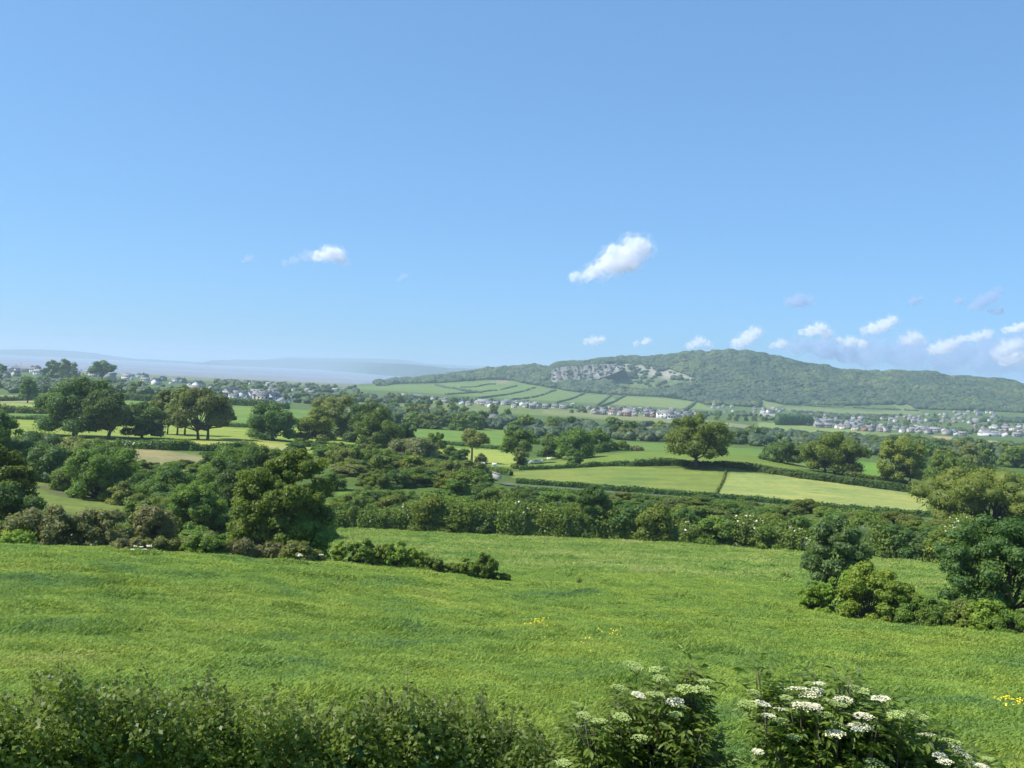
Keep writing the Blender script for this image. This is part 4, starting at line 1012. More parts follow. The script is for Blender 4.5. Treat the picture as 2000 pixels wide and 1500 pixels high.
n_ = MB(); n_.add([(W+.01,-3.9,5.8),(W+14.3,-3.9,5.8),(W+14.3,0,9.7),(W+.01,0,9.7),(W+.01,3.9,5.8),(W+14.3,3.9,5.8)], Q=[(0,1,2,3),(3,2,5,4)]); obj('roof', n_.mesh('roof', (M_slate,)), ch)
tag(ch, 'square brown stone church tower standing among the trees of the left village', 'church')
def barn(label, px, py, L, hh, arch, rz=0, mat=M_metal):
    p, r = at(px, py); root = empty('barn', p, rz)
    w = MB(); w.box(-L/2, L/2, -8, 8, -2, hh*.55); obj('wall', w.mesh('wall', (plain('barn_wall', (.17, .15, .15), .9, .1, .2),)), root)
    rf = MB(); xs = np.linspace(-L/2-.5, L/2+.5, 13); V = []
    for x in xs:
        z = hh*.55+arch(x/(L/2))*hh*.45
        V += [(x, -8.4, hh*.55+.01), (x, -5, z*.95+hh*.02), (x, 0, z+.6), (x, 5, z*.95+hh*.02), (x, 8.4, hh*.55+.01)]
    Q = [(i*5+j, i*5+j+1, i*5+j+6, i*5+j+5) for i in range(12) for j in range(4)]
    rf.add(V, Q=[q[::-1] for q in Q]); obj('roof', rf.mesh('roof', (mat,)), root)
    return tag(root, label, 'barn')
barn('long dark barn with a pale sagging roof below the mast', 47, 727, 34, 15, lambda t: .55+.45*abs(t)**2, mat=plain('barn_roof_pale', (.24, .22, .235), .8, .2, .2))
barn('dark humped barn at the right end of the long barn', 72, 727, 13, 16, lambda t: 1-.5*t*t, mat=plain('barn_roof_dark', (.07, .065, .07), .8, .2, .2))
p, r = at(212, 740); rt_ = empty('ruin', p)
b = MB(); b.box(-9, 9, -5, 5, -2, 7); obj('wall', b.mesh('wall', (M_stone,)), rt_)
b = MB(); b.box(-9.4, -4, -5.4, 5.4, 7.003, 11); b.box(3, 9.4, -5.4, 5.4, 7.003, 9.5); obj('upper_storey', b.mesh('upper_storey', (M_slate2,)), rt_)
rt_.name = 'hall'; tag(rt_, 'long grey hall under the flat-topped tree in the left village', 'building')
p, r = at(41, 724); ms = empty('mast', p)
b = MB(); b.tube([[0, 0, -1], [0, 0, 10], [0, 0, 21]], [.45, .35, .22], 8); obj('pole', b.mesh('pole', (plain('mast_grey', (.16, .17, .18), .6, .3, .1),)), ms)
b = MB()
for q in range(3):
    a = q*2.094; b.box(math.cos(a)*.7-.22, math.cos(a)*.7+.22, math.sin(a)*.7-.22, math.sin(a)*.7+.22, 18.2, 21)
obj('antenna', b.mesh('antenna', (M_metal,)), ms); tag(ms, 'slim phone mast rising behind the long barn roof', 'mast')
GV = 'trees standing above the left village roofs'
T('dome-shaped dark tree left of the church tower', 102, 726, 27, 24, GV, mat='dark', cb=.02, r=1420, nc=22, leaf=1.2, n=1400)
T('wide pale tree behind the church tower', 130, 730, 36, 30, GV, mat='olive', cb=.02, r=1450, nc=24, leaf=1.2, n=1500)
T('small dark tree right of the church tower', 145, 728, 16, 16, GV, mat='dark', cb=.02, r=1440, nc=12, leaf=1.2, n=700)
T('flat-topped dark tree standing alone against the bay', 200, 730, 50, 28, GV, mat='dark', cb=.15, r=1400, nc=34, leaf=1.2, n=2200, flat=.5, bias=.3)
T('dark tree at the far left edge of the village', 4, 726, 22, 18, GV, mat='dark', cb=.02, r=1400, nc=14, leaf=1.2, n=900)
T('small dark tree right of the barns', 84, 727, 14, 12, GV, mat='dark', cb=.02, r=1400, nc=10, leaf=1.2, n=500)
T('lone round tree on the tan strip at the far left', 54, 780, 36, 42, mat='green', cb=.12, r=690, nc=24, leaf=.7, n=2200)
GI = 'single small trees on the valley meadow'
T('tiny round tree on the valley meadow, left of three', 838, 792, 7, 7, GI, mat='dark', cb=0, r=1150, nc=6, leaf=1, n=200)
T('tiny round tree on the valley meadow, middle of three', 876, 798, 7, 7, GI, mat='dark', cb=0, r=1120, nc=6, leaf=1, n=200)
T('tiny round tree on the valley meadow, right of three', 905, 802, 8, 8, GI, mat='dark', cb=0, r=1100, nc=6, leaf=1, n=200)
# clipped block of conifers before the right-hand village
def barnlong(label, px, py, Lm, rz, kind_m, hh=5, wd=10, name='shed', cat='shed', rmin=600):
    p, r = G(px, py, rmin); root = empty(name, p+[0, 0, .1], rz)
    w = MB(); w.box(-Lm/2, Lm/2, -wd/2, wd/2, -1.5, hh); obj('wall', w.mesh('wall', (kind_m,)), root)
    rf = MB(); rf.add([(-Lm/2-.4,-wd/2-.3,hh+.01),(Lm/2+.4,-wd/2-.3,hh+.01),(Lm/2+.4,0,hh+2),(-Lm/2-.4,0,hh+2),(-Lm/2-.4,wd/2+.3,hh+.01),(Lm/2+.4,wd/2+.3,hh+.01)], Q=[(0,1,2,3),(3,2,5,4)], T=[(0,3,4),(1,5,2)])
    obj('roof', rf.mesh('roof', (M_slate2,)), root)
    d = MB(); d.box(-1.6, 1.6, -wd/2-.05, -wd/2+.01, 0, hh*.7); obj('door', d.mesh('door', (M_glass,)), root)
    return tag(root, label, cat)
barnlong('white farm building right of the lone oak crown, above the tree belt', 1474, 850, 11, .1, M_white, 4.5, 7, 'farmhouse', 'farmhouse')
barnlong('long low white building at the right end of the villages', 1930, 852, 22, .05, M_white, 3.5, 9)
barnlong('pale shed with a curved farmyard at the wood edge of the valley', 948, 820, 16, .1, M_creamw, 3, 8)
barnlong('long grey roofed shed left of the farm row', 806, 777, 34, .1, M_stone, 4, 12)
barnlong('long grey works building at the left of the right-hand village', 1520, 816, 60, .05, M_stone, 4, 14, 'works', 'building')
# white sign-like box at right edge
p, r = G(1974, 898, 420); o = empty('signboard', p+[0, 0, 0])
b = MB(); b.box(-1.5, 1.5, -.08, .08, 5.6, 8.0); obj('panel', b.mesh('panel', (M_white,)), o)
for sx in (-1, 1):
    b = MB(); b.tube([[sx*1.1, .15, -1], [sx*1.1, .15, 3], [sx*1.1, .15, 7.8]], [.12, .12, .12], 8); obj('post', b.mesh('post', (M_metal,)), o)
o.rotation_euler = (0, 0, -math.atan2(p[0], p[1])); tag(o, 'small white board on posts above the trees near the right edge', 'signboard')
# conifer block
g = np.random.default_rng(3)
Pc = np.array([G(x, y, 1200)[0] for x in np.arange(1519, 1584, 4.2) for y in (828, 830)])
S = np.stack([g.uniform(4, 5.4, len(Pc)), g.uniform(4, 5.4, len(Pc)), g.uniform(7, 8.6, len(Pc))], -1)
V, Tt, t = blobs(Pc+[0, 0, 5], S, 9, rough=.12)
tag(obj('conifer_block', mesh('conifer_block', V, Tt, (LM['dark'],), attrs={'tint': ('FACE', t*.3)})), 'dark rectangular block of conifers before the right-hand village', 'conifer plantation', kind='stuff')

# ------------------------------------------------------------------ lane, wall, sheep
def ribbon(name, label, pts, w, mat, lift=.05):
    P = [GP(a, b) for a, b in pts]; x, y, s = path_pts(P, 2.0)
    dx = np.gradient(x); dy = np.gradient(y); l = np.hypot(dx, dy); nx, ny = -dy/l*w/2, dx/l*w/2
    A = np.stack([x+nx, y+ny, np.maximum(H(x+nx, y+ny), H(x, y))+lift], -1); Bq = np.stack([x-nx, y-ny, np.maximum(H(x-nx, y-ny), H(x, y))+lift], -1)
    V = np.stack([A, Bq], 1).reshape(-1, 3); i = np.arange(len(x)-1)[:, None]*2
    Q = np.concatenate([i, i+1, i+3, i+2], 1)
    return tag(obj(name, mesh(name, V, Q, (mat,))), label, kind='structure')
ribbon('road', 'narrow pale lane running between two hedges', [(985,233),(1000,229),(1150,228.5),(1300,227),(1450,225.5),(1600,223.5),(1800,220)], 3.6, M_tarmac, .25)
# low white-washed field bridge / wall at the lane bend
p, r = G(972, 936, 150); p = GP(972, 243)+[0, 0, .5]; wl = empty('stone_wall', p, -math.atan2(p[0], p[1]))
b = MB(); b.add([(-1.5, 0, -.3), (1.5, -.6, -.3), (1.5, .0, -.3), (-1.5, .6, -.3), (-1.5, 0, 1.7), (1.5, -.6, .9), (1.5, 0, .9), (-1.5, .6, 1.7)], Q=[(0,1,5,4),(1,2,6,5),(2,3,7,6),(3,0,4,7),(4,5,6,7)])
obj('masonry', b.mesh('masonry', (M_pale,)), wl)
b = MB(); b.add([(-1.6, -.1, 1.71), (1.6, -.7, .91), (1.6, .1, .91), (-1.6, .7, 1.71), (-1.6, -.1, 1.86), (1.6, -.7, 1.06), (1.6, .1, 1.06), (-1.6, .7, 1.86)], Q=[(0,1,5,4),(1,2,6,5),(2,3,7,6),(3,0,4,7),(4,5,6,7)])
obj('coping', b.mesh('coping', (M_creamw,)), wl)
wl.scale = (.75, .75, .75); tag(wl, 'short pale sloping wall at the bend of the lane', 'wall')
M_wool = plain('wool', (.82, .79, .70), .95, .1, .05, 8)
M_face = plain('sheep_face', (.62, .58, .50), .9, .1, .1, 8)
def sheep_mesh(graze):
    """one skin from body, neck, head and legs: rings swept along the spine plus tapered jointed legs"""
    b = MB()
    zb = .62
    sp = [(-.52, zb+.02), (-.46, zb+.04), (-.25, zb+.05), (0, zb+.02), (.25, zb+.05), (.42, zb+.09)]
    hd = [(.56, zb-.02), (.70, zb-.26), (.80, zb-.44), (.86, zb-.53)] if graze else [(.52, zb+.22), (.60, zb+.34), (.72, zb+.34), (.84, zb+.26)]
    pts = [(x, 0, z) for x, z in sp+hd]; rad = [.10, .23, .29, .30, .28, .24, .15, .11, .095, .05]
    b.tube(pts, rad, 12)
    b.tube([(-.50, 0, zb+.06), (-.57, 0, zb-.05), (-.58, 0, zb-.2)], [.05, .045, .025], 6)
    for sy in (-1, 1):
        b.tube([(.30, sy*.12, zb-.02), (.29, sy*.13, zb-.24), (.27, sy*.13, .26), (.29, sy*.13, .05), (.31, sy*.13, 0)], [.11, .07, .045, .035, .04], 7)
        b.tube([(-.36, sy*.12, zb), (-.28, sy*.14, zb-.22), (-.43, sy*.14, .24), (-.38, sy*.14, .05), (-.36, sy*.14, 0)], [.14, .09, .045, .035, .04], 7)
        ex, ez = (hd[1][0]-.03, hd[1][1]+.07) if graze else (hd[1][0], hd[1][1]+.07)
        b.tube([(ex, sy*.06, ez), (ex-.03, sy*.14, ez+.02), (ex-.04, sy*.19, ez-.02)], [.03, .035, .012], 6)
    return b.mesh('body', (M_wool,), True)
SM = [sheep_mesh(True), sheep_mesh(False)]
sheep = [(965,913,0,'white animal grazing under the brownish tree, facing left',3.0),(943,916,0,'white animal half hidden by the low hedge under the brownish tree',2.6),
 (1031,906,1,'leftmost white animal of the grazing cluster',3.1),(1039,907,0,'white animal in the middle of the grazing cluster, head down',3.4),(1048,905,1,'white animal behind the middle of the grazing cluster',3.3),(1056,906,0,'rightmost white animal of the grazing cluster',3.0),
 (1072,901,1,'white animal standing apart just right of the grazing cluster',3.1),(1143,895,0,'left one of the two white animals right of the dark hawthorn',2.4),(1155,892,1,'right one of the two white animals right of the dark hawthorn',2.4)]
for i, (px, py, gz, lab, ang) in enumerate(sheep):
    p, r = G(px, py, 296)
    o = obj('sheep', SM[0 if gz == 0 else 1], None, p); o.rotation_euler = (0, 0, ang+(0 if i % 2 else 3.0)); o.scale = (1.35, 1.35, 1.35)
    tag(o, lab.replace('white animal', 'white sheep'), 'sheep', 'white sheep grazing by the lane trees')

# ------------------------------------------------------------------ grass on the near fields
GSRC = bpy.data.collections.new('tuft_sources')
def grassmat(pale=False):
    mt, nt, N = newmat('grass_blades')
    at = N('ShaderNodeAttribute'); at.attribute_name = 'tint'; oi = N('ShaderNodeObjectInfo'); tc = N('ShaderNodeNewGeometry')
    n = noise(nt, .14, 5, tc.outputs['Position'], .6, .5); n2 = noise(nt, .7, 3, tc.outputs['Position'])
    c1 = ramp(nt, n.outputs[0], [(.31, (.140, .245, .078)), (.43, (.218, .325, .066)), (.60, (.285, .372, .068)), (.75, (.365, .412, .110))])
    if pale:
        for e_, c_ in zip(c1.color_ramp.elements, ((.16, .27, .065), (.24, .35, .075), (.34, .41, .11), (.47, .48, .20))): e_.color = (*c_, 1)
    c2 = mixc(nt, at.outputs['Fac'], (.88, .94, .98), (1.22, 1.19, 1.05))
    c = mixc(nt, 1.0, c1.outputs[0], c2, 'MULTIPLY')
    r2 = ramp(nt, n2.outputs[0], [(.35, (.84, .88, .90)), (.65, (1.10, 1.08, 1.0))]); c = mixc(nt, .7, c, r2.outputs[0], 'MULTIPLY')
    r3 = ramp(nt, oi.outputs['Random'], [(0, (.85, .88, .9)), (.85, (1.1, 1.05, 1)), (1, (1.3, 1.2, 1.1))]); c = mixc(nt, 1.0, c, r3.outputs[0], 'MULTIPLY')
    p = N('ShaderNodeBsdfPrincipled'); p.inputs['Roughness'].default_value = .55; p.inputs['Specular IOR Level'].default_value = .12; link(nt, c, p.inputs['Base Color'])
    t = N('ShaderNodeBsdfTranslucent'); link(nt, c, t.inputs['Color']); mx = N('ShaderNodeMixShader'); mx.inputs[0].default_value = .35
    link(nt, p.outputs[0], mx.inputs[1]); link(nt, t.outputs[0], mx.inputs[2])
    o = N('ShaderNodeOutputMaterial'); link(nt, mx.outputs[0], o.inputs['Surface']); return mt
MG = grassmat(); MG2 = grassmat(True)
def tuft(seed, nb=30, R=.32, h=.20, w=.017, mt=None):
    g = np.random.default_rng(seed); V = []; T = []; t = []
    for k in range(nb):
        a = g.uniform(0, 6.28); rr = R*math.sqrt(g.uniform()); b0 = np.array([rr*math.cos(a), rr*math.sin(a), -.02])
        d = g.uniform(0, 6.28); hh = h*g.uniform(.5, 1.25); lean = np.array([math.cos(d), math.sin(d), 0])*hh*g.uniform(.15, .8)+np.array([.16, -.05, 0])*hh
        s = np.array([-math.sin(d+.6), math.cos(d+.6), 0])*w*g.uniform(.7, 1.4)
        i = len(V); V += [b0-s, b0+s, b0+lean*.4+[0, 0, hh*.65]+s*.8, b0+lean*.4+[0, 0, hh*.65]-s*.8, b0+lean+[0, 0, hh*.95]]
        T += [(i, i+1, i+2), (i, i+2, i+3), (i+3, i+2, i+4)]; t += [g.uniform(0, 1)]*3
    return mesh('tuft', V, np.array(T), (mt or MG,), attrs={'tint': ('FACE', t)})
GSRC2 = bpy.data.collections.new('meadow_tufts')
for k in range(8): GSRC.objects.link(bpy.data.objects.new('tuft', tuft(k))); GSRC2.objects.link(bpy.data.objects.new('tuft', tuft(20+k, mt=MG2)))
g = np.random.default_rng(88)
def field_points(n, r0, r1, pw, pxl=(-60, 2060)):
    r = r0*(r1/r0)**(g.uniform(0, 1, n)**pw); t = g.uniform(math.radians(-31), math.radians(31), n)
    return r*np.sin(t), r*np.cos(t)
xa, ya = field_points(140000, 12, 96, .72)
za = H(xa, ya); ra = np.hypot(xa, ya); cl = sines(xa, ya, 3.2, 10, 9)+.8*sines(xa, ya, 9, 8, 10)
s = (.68+ra/105)*g.uniform(.7, 1.3, len(xa))*(1+.14*cl.clip(-1, 2))
hz = s*(.5+.5*(cl > 1.5))*np.clip(1.1-ra/160, .5, 1)
scatter('grass', 'rough green pasture grass covering the near field', np.stack([xa, ya, za], -1), np.stack([s, s, hz], -1), GSRC, rz=g.uniform(-1.8, 1.8, len(xa)))
xa, ya = field_points(36000, 94, 152, 1)
za = H(xa, ya); ra = np.hypot(xa, ya); cl = sines(xa, ya, 5, 10, 19)
s = 2.0*g.uniform(.7, 1.3, len(xa))*(1+.2*cl.clip(-1, 2)); k = (cl > -9)
pxx, pyy = project(xa, ya, za); k &= (pxx > 610)
scatter('meadow_grass', 'longer windblown grass of the meadow before the long hedge', np.stack([xa, ya, za], -1)[k], np.stack([s, s, s*.5], -1)[k], GSRC2, rz=g.uniform(-1.6, 1.6, k.sum()))
# buttercups
M_yel = plain('buttercup_yellow', (.80, .62, .02), .5, .3, .05)
P = []
for px, py, rx, n in ((1052,1222,36,34),(1195,1246,26,22),(1985,1388,34,60),(1120,1262,90,8)):
    c, r = G(px, py, 20); k = rx*r/F
    P.append(np.stack([c[0]+g.normal(0, k*.55, n), c[1]+g.normal(0, k*.9, n)], -1))
P = np.concatenate(P); z = H(P[:, 0], P[:, 1])+g.uniform(.2, .34, len(P)); P3 = np.stack([P[:, 0], P[:, 1], z], -1)
V, Q, t = cards(P3, unit(g.normal(0, .4, (len(P), 3))+[0, -.5, 1]), np.clip(.012+.0006*np.hypot(P[:, 0], P[:, 1]), .014, .045), .9, g)
tag(obj('buttercups', mesh('buttercups', V, Q, (M_yel,))), 'scattered patches of yellow buttercups in the near grass', kind='stuff')
# white flower umbels at the crest
MF = []
def flower_spot(label, px, py, r, n, sp, group):
    p = GP(px, r); g2 = np.random.default_rng(int(px)); root = empty('wildflower', p)
    mb = MB(); Pp = []
    for k in range(n):
        x, y, h = g2.normal(0, sp), g2.normal(0, sp), g2.uniform(.45, .8)
        mb.tube([[x, y, -.1], [x, y, h*.5], [x+.02, y, h]], [.012, .01, .008], 5); Pp += [[x+g2.normal(0, .07), y+g2.normal(0, .07), h+.02+g2.uniform(0, .03)] for _ in range(14)]
    obj('stalk', mb.mesh('stalk', (M_twig,)), root); Pp = np.array(Pp)
    V, Q, t = cards(Pp, unit(g2.normal(0, .4, (len(Pp), 3))+[0, -.4, 1]), np.full(len(Pp), .05), .9, g2)
    obj('blossom', mesh('blossom', V, Q, (M_flower,)), root); tag(root, label, 'wildflower', group)
GW = 'white flowering plants at the crest of the field'
flower_spot('white umbel plant at the crest, left of the olive bramble', 288, 1088, 73, 5, .25, GW)
flower_spot('pair of white umbels at the crest beside the yellowish bramble', 266, 1086, 73, 2, .15, GW)
flower_spot('white umbel plant at the crest under the large tree', 596, 1104, 73, 4, .2, GW)
flower_spot('tiny white umbel at the crest just right of the large tree', 637, 1106, 73, 1, .1, GW)

# ------------------------------------------------------------------ foreground hedge and elder bushes
def shootleaves(base, tip, n, g, size, spread, pts, nrm, siz):
    t = g.uniform(.05, 1, n); P = base+(tip-base)*t[:, None]+g.normal(0, spread, (n, 3))*(1-.5*t[:, None])
    pts.append(P); nrm.append(unit(g.normal(0, .8, (n, 3))+[0, -.2, .6])); siz.append(size*g.uniform(.6, 1.3, n))
def front_hedge():
    g = np.random.default_rng(500); root = empty('hedge', GP(500, 10.5)*[1, 1, 1]); o0 = np.array(root.location)
    top = lambda px: np.interp(px, [-120,60,110,180,260,330,420,470,560,640,720,800,860,930,1000,1060,1110,1160],
                                   [1400,1385,1315,1370,1335,1375,1350,1400,1370,1410,1372,1345,1395,1368,1410,1450,1485,1500])
    pts, nrm, siz, tw = [], [], [], MB()
    for k in range(620):     # leafy shoots standing out of the top
        px = g.uniform(-220, 1170); r = g.uniform(9.2, 11.9); th, e = ray(px, top(px)+g.uniform(-22, 40)+max(0, (r-9.2))*8)
        zt = float(e)*r+abs(g.normal(0, .09)); base = np.array([r*math.sin(th)+g.normal(0, .1), r*math.cos(th)+g.normal(0, .1), zt-g.uniform(.3, .6)])
        tip = np.array([r*math.sin(th)+g.normal(0, .08), r*math.cos(th)+g.normal(0, .08), zt])
        shootleaves(base, tip, int(g.integers(22, 46)), g, .026, .035, pts, nrm, siz)
        tw.tube([base-o0, (base+tip)/2+g.normal(0, .02, 3)-o0, tip+[0, 0, .03]-o0], [.006, .004, .002], 4)
    nc_ = 2600; px = g.uniform(-180, 1170, nc_); r = g.uniform(9.0, 11.6, nc_); th, e = ray(px, top(px)+38+g.uniform(-22, 60, nc_)+(r-9)*9+14*np.sin(px*.035))
    cz = e*r-np.where(g.uniform(0, 1, nc_) < .55, 0, g.uniform(0, .8, nc_)); C = np.stack([r*np.sin(th), r*np.cos(th), cz], -1); Rc = g.uniform(.07, .2, nc_)
    m = 150000; idx = g.choice(nc_, m, p=Rc**2/(Rc**2).sum()); d = unit(g.normal(size=(m, 3)))
    rad = (.35+.75*g.uniform(0, 1, m)**.7); pts.append(C[idx]+d*(Rc[idx]*rad)[:, None]); nrm.append(unit(d*.6+g.normal(0, .6, (m, 3))+[0, -.15, .5])); siz.append(.025*g.uniform(.6, 1.4, m))
    cores = (C[::3]-[0, 0, .16]-o0, Rc[::3]*.6)  # dark blobs added inside the foliage, shade of the gaps in their colour
    P = np.concatenate(pts)-o0; N = np.concatenate(nrm); S = np.concatenate(siz)
    cl = (sines(P[:, 0]*1.0, P[:, 1]+P[:, 2]*2, .9, 8, 61)*.25+.5).clip(0, 1)
    V, Q, t = cards(P, N, S, .62, g, .55*cl+.45*g.uniform(0, 1, len(P)), .3)
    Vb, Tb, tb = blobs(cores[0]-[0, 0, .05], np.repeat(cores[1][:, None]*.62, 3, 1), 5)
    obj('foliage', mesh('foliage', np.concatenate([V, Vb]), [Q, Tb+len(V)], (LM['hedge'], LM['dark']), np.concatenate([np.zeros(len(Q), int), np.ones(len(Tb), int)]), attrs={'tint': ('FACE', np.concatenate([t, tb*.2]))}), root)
    for q in range(9):   # stems down to the ground
        px = -60+q*140; b = GP(px, 10.5)-o0; top_ = GP(px, 10.5)-o0+[g.normal(0, .2), 0, 2.7]
        tw.tube([b-[0, 0, .3], b+(top_-b)*.5+g.normal(0, .1, 3), top_], [.05, .035, .02], 6)
    obj('twigs', tw.mesh('twigs', (M_twig,), True), root)
    tag(root, 'leafy yellow-green hedge top across the bottom left foreground', 'hedge')
front_hedge()
def umbel_mesh(seed, mat, R=.085):
    g = np.random.default_rng(seed); b = MB(); n = 170
    a = g.uniform(0, 6.283, n); rr = R*np.sqrt(g.uniform(0, 1, n))*(1+.12*np.sin(a*5))
    P = np.stack([rr*np.cos(a), rr*np.sin(a), .02-.9*rr**2/R*.3+g.normal(0, .003, n)], -1)
    V, Q, t = cards(P, unit(g.normal(0, .35, (n, 3))+[0, 0, 1]), .0085*g.uniform(.7, 1.3, n), .95, g)
    b.add(V*[1, 1, .6], Q)
    for k in range(5): a = k*1.2566; b.tube([[0, 0, -.07], [R*.5*math.cos(a), R*.5*math.sin(a), -.02], [R*.8*math.cos(a), R*.8*math.sin(a), .0]], [.003, .0025, .0015], 4, mi=1)
    return b.mesh('flower_head', (mat, LM['elder']))
UW = [umbel_mesh(k, M_flower, .075+.012*k) for k in range(3)]; UC = [umbel_mesh(9+k, M_cream, .075+.012*k) for k in range(3)]
def elder(label, outline, rng_r, nshoot, white, cream, seed, tips=()):
    """outline: (px, py) of the crown's upper edge; compound leaves of five leaflets on arching shoots"""
    g = np.random.default_rng(seed); xs_, ys_ = zip(*outline); r0 = float(np.mean(rng_r))
    base = GP(float(np.mean(xs_)), r0); root = empty('elder_bush', base); pts, ax, siz = [], [], []; tw = MB()
    topf = lambda px: np.interp(px, xs_, ys_)
    for k in range(nshoot+len(tips)):
        px = g.uniform(xs_[0], xs_[-1]); r = g.uniform(*rng_r); dep = g.uniform(0, 1)**1.3; py_ = topf(px)+dep*230
        if k >= nshoot: px, py_ = tips[k-nshoot]; r = rng_r[0]+.3
        th, e = ray(px, py_); tip = np.array([r*math.sin(th), r*math.cos(th), float(e)*r])
        foot = base+(tip-base)*np.array([.55, .55, .62]); st = tip-unit(tip-foot)*.5+g.normal(0, .04, 3)
        tw.tube([st-base, (st+tip)/2+[0, 0, .03]-base, tip-base], [.009, .006, .003], 5)
        for f in np.linspace(.25, 1, 6):
            nd = st+(tip-st)*f
            for sd in (-1, 1):
                d = unit(g.normal(0, 1, 3)*[1, 1, .4]+[0, 0, .25]); side = unit(np.cross(d, [0, 0, 1])); L = .17*g.uniform(.7, 1.15)
                for q, lo in ((.45, 1), (.45, -1), (.8, 1), (.8, -1), (1.0, 0)):
                    ld = unit(d*.75+side*lo*.8+[0, 0, -.25]+g.normal(0, .12, 3)); pts.append(nd+d*L*q+ld*.035); ax.append(ld); siz.append(.043*g.uniform(.7, 1.2))
    P = np.array(pts)-base; A = np.array(ax); S = np.array(siz); n = len(P)
    up_ = np.array([0, 0, 1.0]); B_ = unit(np.cross(A, up_+g.normal(0, .35, (n, 3)))); N = np.cross(B_, A)
    Wd = S*.34
    V = np.stack([P-A*S[:, None], P-A*(S*.3)[:, None]+B_*Wd[:, None]+N*(S*.10)[:, None], P+A*(S*.3)[:, None]+B_*(Wd*.85)[:, None]+N*(S*.08)[:, None], P+A*S[:, None]-N*(S*.15)[:, None],
                  P+A*(S*.3)[:, None]-B_*(Wd*.85)[:, None]+N*(S*.08)[:, None], P-A*(S*.3)[:, None]-B_*Wd[:, None]+N*(S*.10)[:, None]], 1).reshape(-1, 3)
    i = np.arange(n)[:, None]*6; Q = np.concatenate([i+np.array([[0, 1, 2, 3]]), i+np.array([[0, 3, 4, 5]])])
    t = g.uniform(0, 1, n)
    obj('foliage', mesh('foliage', V, Q, (LM['elder'],), attrs={'tint': ('FACE', np.concatenate([t, t]))}), root)
    for q in range(7):
        px = xs_[0]+(xs_[-1]-xs_[0])*(q+.5)/7; th, e = ray(px, topf(px)+170); tp_ = np.array([r0*math.sin(th), r0*math.cos(th), float(e)*r0])-base
        tw.tube([[g.normal(0, .15), g.normal(0, .15), -.3], tp_*[.4, .4, .5]+g.normal(0, .06, 3), tp_], [.06, .045, .02], 7)
    obj('stems', tw.mesh('stems', (M_twig,), True), root)
    for lst, ms_ in ((white, UW), (cream, UC)):
        for k, (px, py) in enumerate(lst):
            r = rng_r[0]+g.uniform(-.42, -.12)
            th, e = ray(px, py); o = obj('flower_head', ms_[k % 3], root, np.array([r*math.sin(th), r*math.cos(th), float(e)*r])-base)
            o.scale = (g.uniform(.55, .95),)*3
            o.rotation_euler = (g.normal(0, .10), g.normal(0, .12), g.uniform(0, 6.28))
    tag(root, label, 'elder bush', 'elder bushes in the foreground')
elder('elder bush with mostly green unopened flower heads, left of the pair at the bottom',
      [(1105,1410),(1130,1392),(1180,1402),(1205,1350),(1250,1345),(1290,1330),(1330,1318),(1352,1300),(1362,1330),(1372,1400),(1395,1450),(1410,1480)], (8.2, 9.8), 300,
      [(1247,1357),(1318,1370)], [(1243,1306),(1280,1307),(1235,1298),(1208,1342),(1278,1355),(1140,1396),(1170,1408),(1330,1380),(1340,1345),(1370,1345),(1378,1330),(1250,1440),(1100,1490),(1320,1395),(1290,1325),(1215,1400)], 71, tips=[(1350,1296),(1344,1310),(1358,1318),(1338,1330),(1366,1332),(1352,1345),(1285,1322),(1130,1390),(1210,1350)])
elder('elder bush full of creamy white flower heads in the lower right foreground',
      [(1484,1375),(1496,1345),(1520,1335),(1545,1340),(1590,1322),(1620,1335),(1655,1322),(1700,1352),(1740,1375),(1790,1392),(1830,1430),(1880,1480),(1950,1492)], (8.0, 9.8), 540,
      [(1600,1335),(1598,1347),(1582,1356),(1490,1374),(1500,1397),(1525,1385),(1575,1376),(1592,1380),(1647,1365),(1720,1364),(1685,1398),(1680,1420),(1675,1424),(1632,1432),(1570,1378),(1810,1435),(1865,1460),(1880,1472),(1835,1475),(1845,1488),(1905,1492),(1920,1497),(1480,1468),(1560,1345)],
      [(1470,1350),(1475,1358),(1462,1375),(1525,1407),(1535,1362),(1640,1376),(1690,1375),(1640,1415),(1665,1340),(1680,1348),(1780,1390),(1800,1400),(1750,1395),(1610,1395),(1860,1448),(1930,1482),(1655,1395),(1710,1492),(1550,1440),(1620,1368)], 72, tips=[(1478,1296),(1484,1318),(1492,1340),(1500,1362),(1512,1380),(1476,1310),(1506,1330),(1640,1318),(1592,1320),(1654,1328)])
# young leafy stem standing proud of the right-hand elder is part of its outline

# ------------------------------------------------------------------ clouds
def cloudmat(name, dens, thin, rm):
    mt, nt, N = newmat(name); pv = N('ShaderNodeVolumePrincipled')
    tc = N('ShaderNodeTexCoord'); nn = noise(nt, 1.6/rm, 4, tc.outputs['Object'], .6); mr = N('ShaderNodeMapRange')
    mr.inputs['From Min'].default_value = .36; mr.inputs['From Max'].default_value = .72; mr.inputs['To Min'].default_value = 0; mr.inputs['To Max'].default_value = dens*3.0; mr.interpolation_type = 'SMOOTHSTEP'
    link(nt, nn.outputs[0], mr.inputs['Value']); link(nt, mr.outputs[0], pv.inputs['Density'])
    pv.inputs['Color'].default_value = (.98, .98, .99, 1) if not thin else (.68, .77, .90, 1); pv.inputs['Density'].default_value = dens; pv.inputs['Anisotropy'].default_value = .25
    o = N('ShaderNodeOutputMaterial'); link(nt, pv.outputs[0], o.inputs['Volume']); return mt
CM = {}
TEX = bpy.data.textures.new('cloud_billow', 'CLOUDS'); TEX.noise_depth = 4
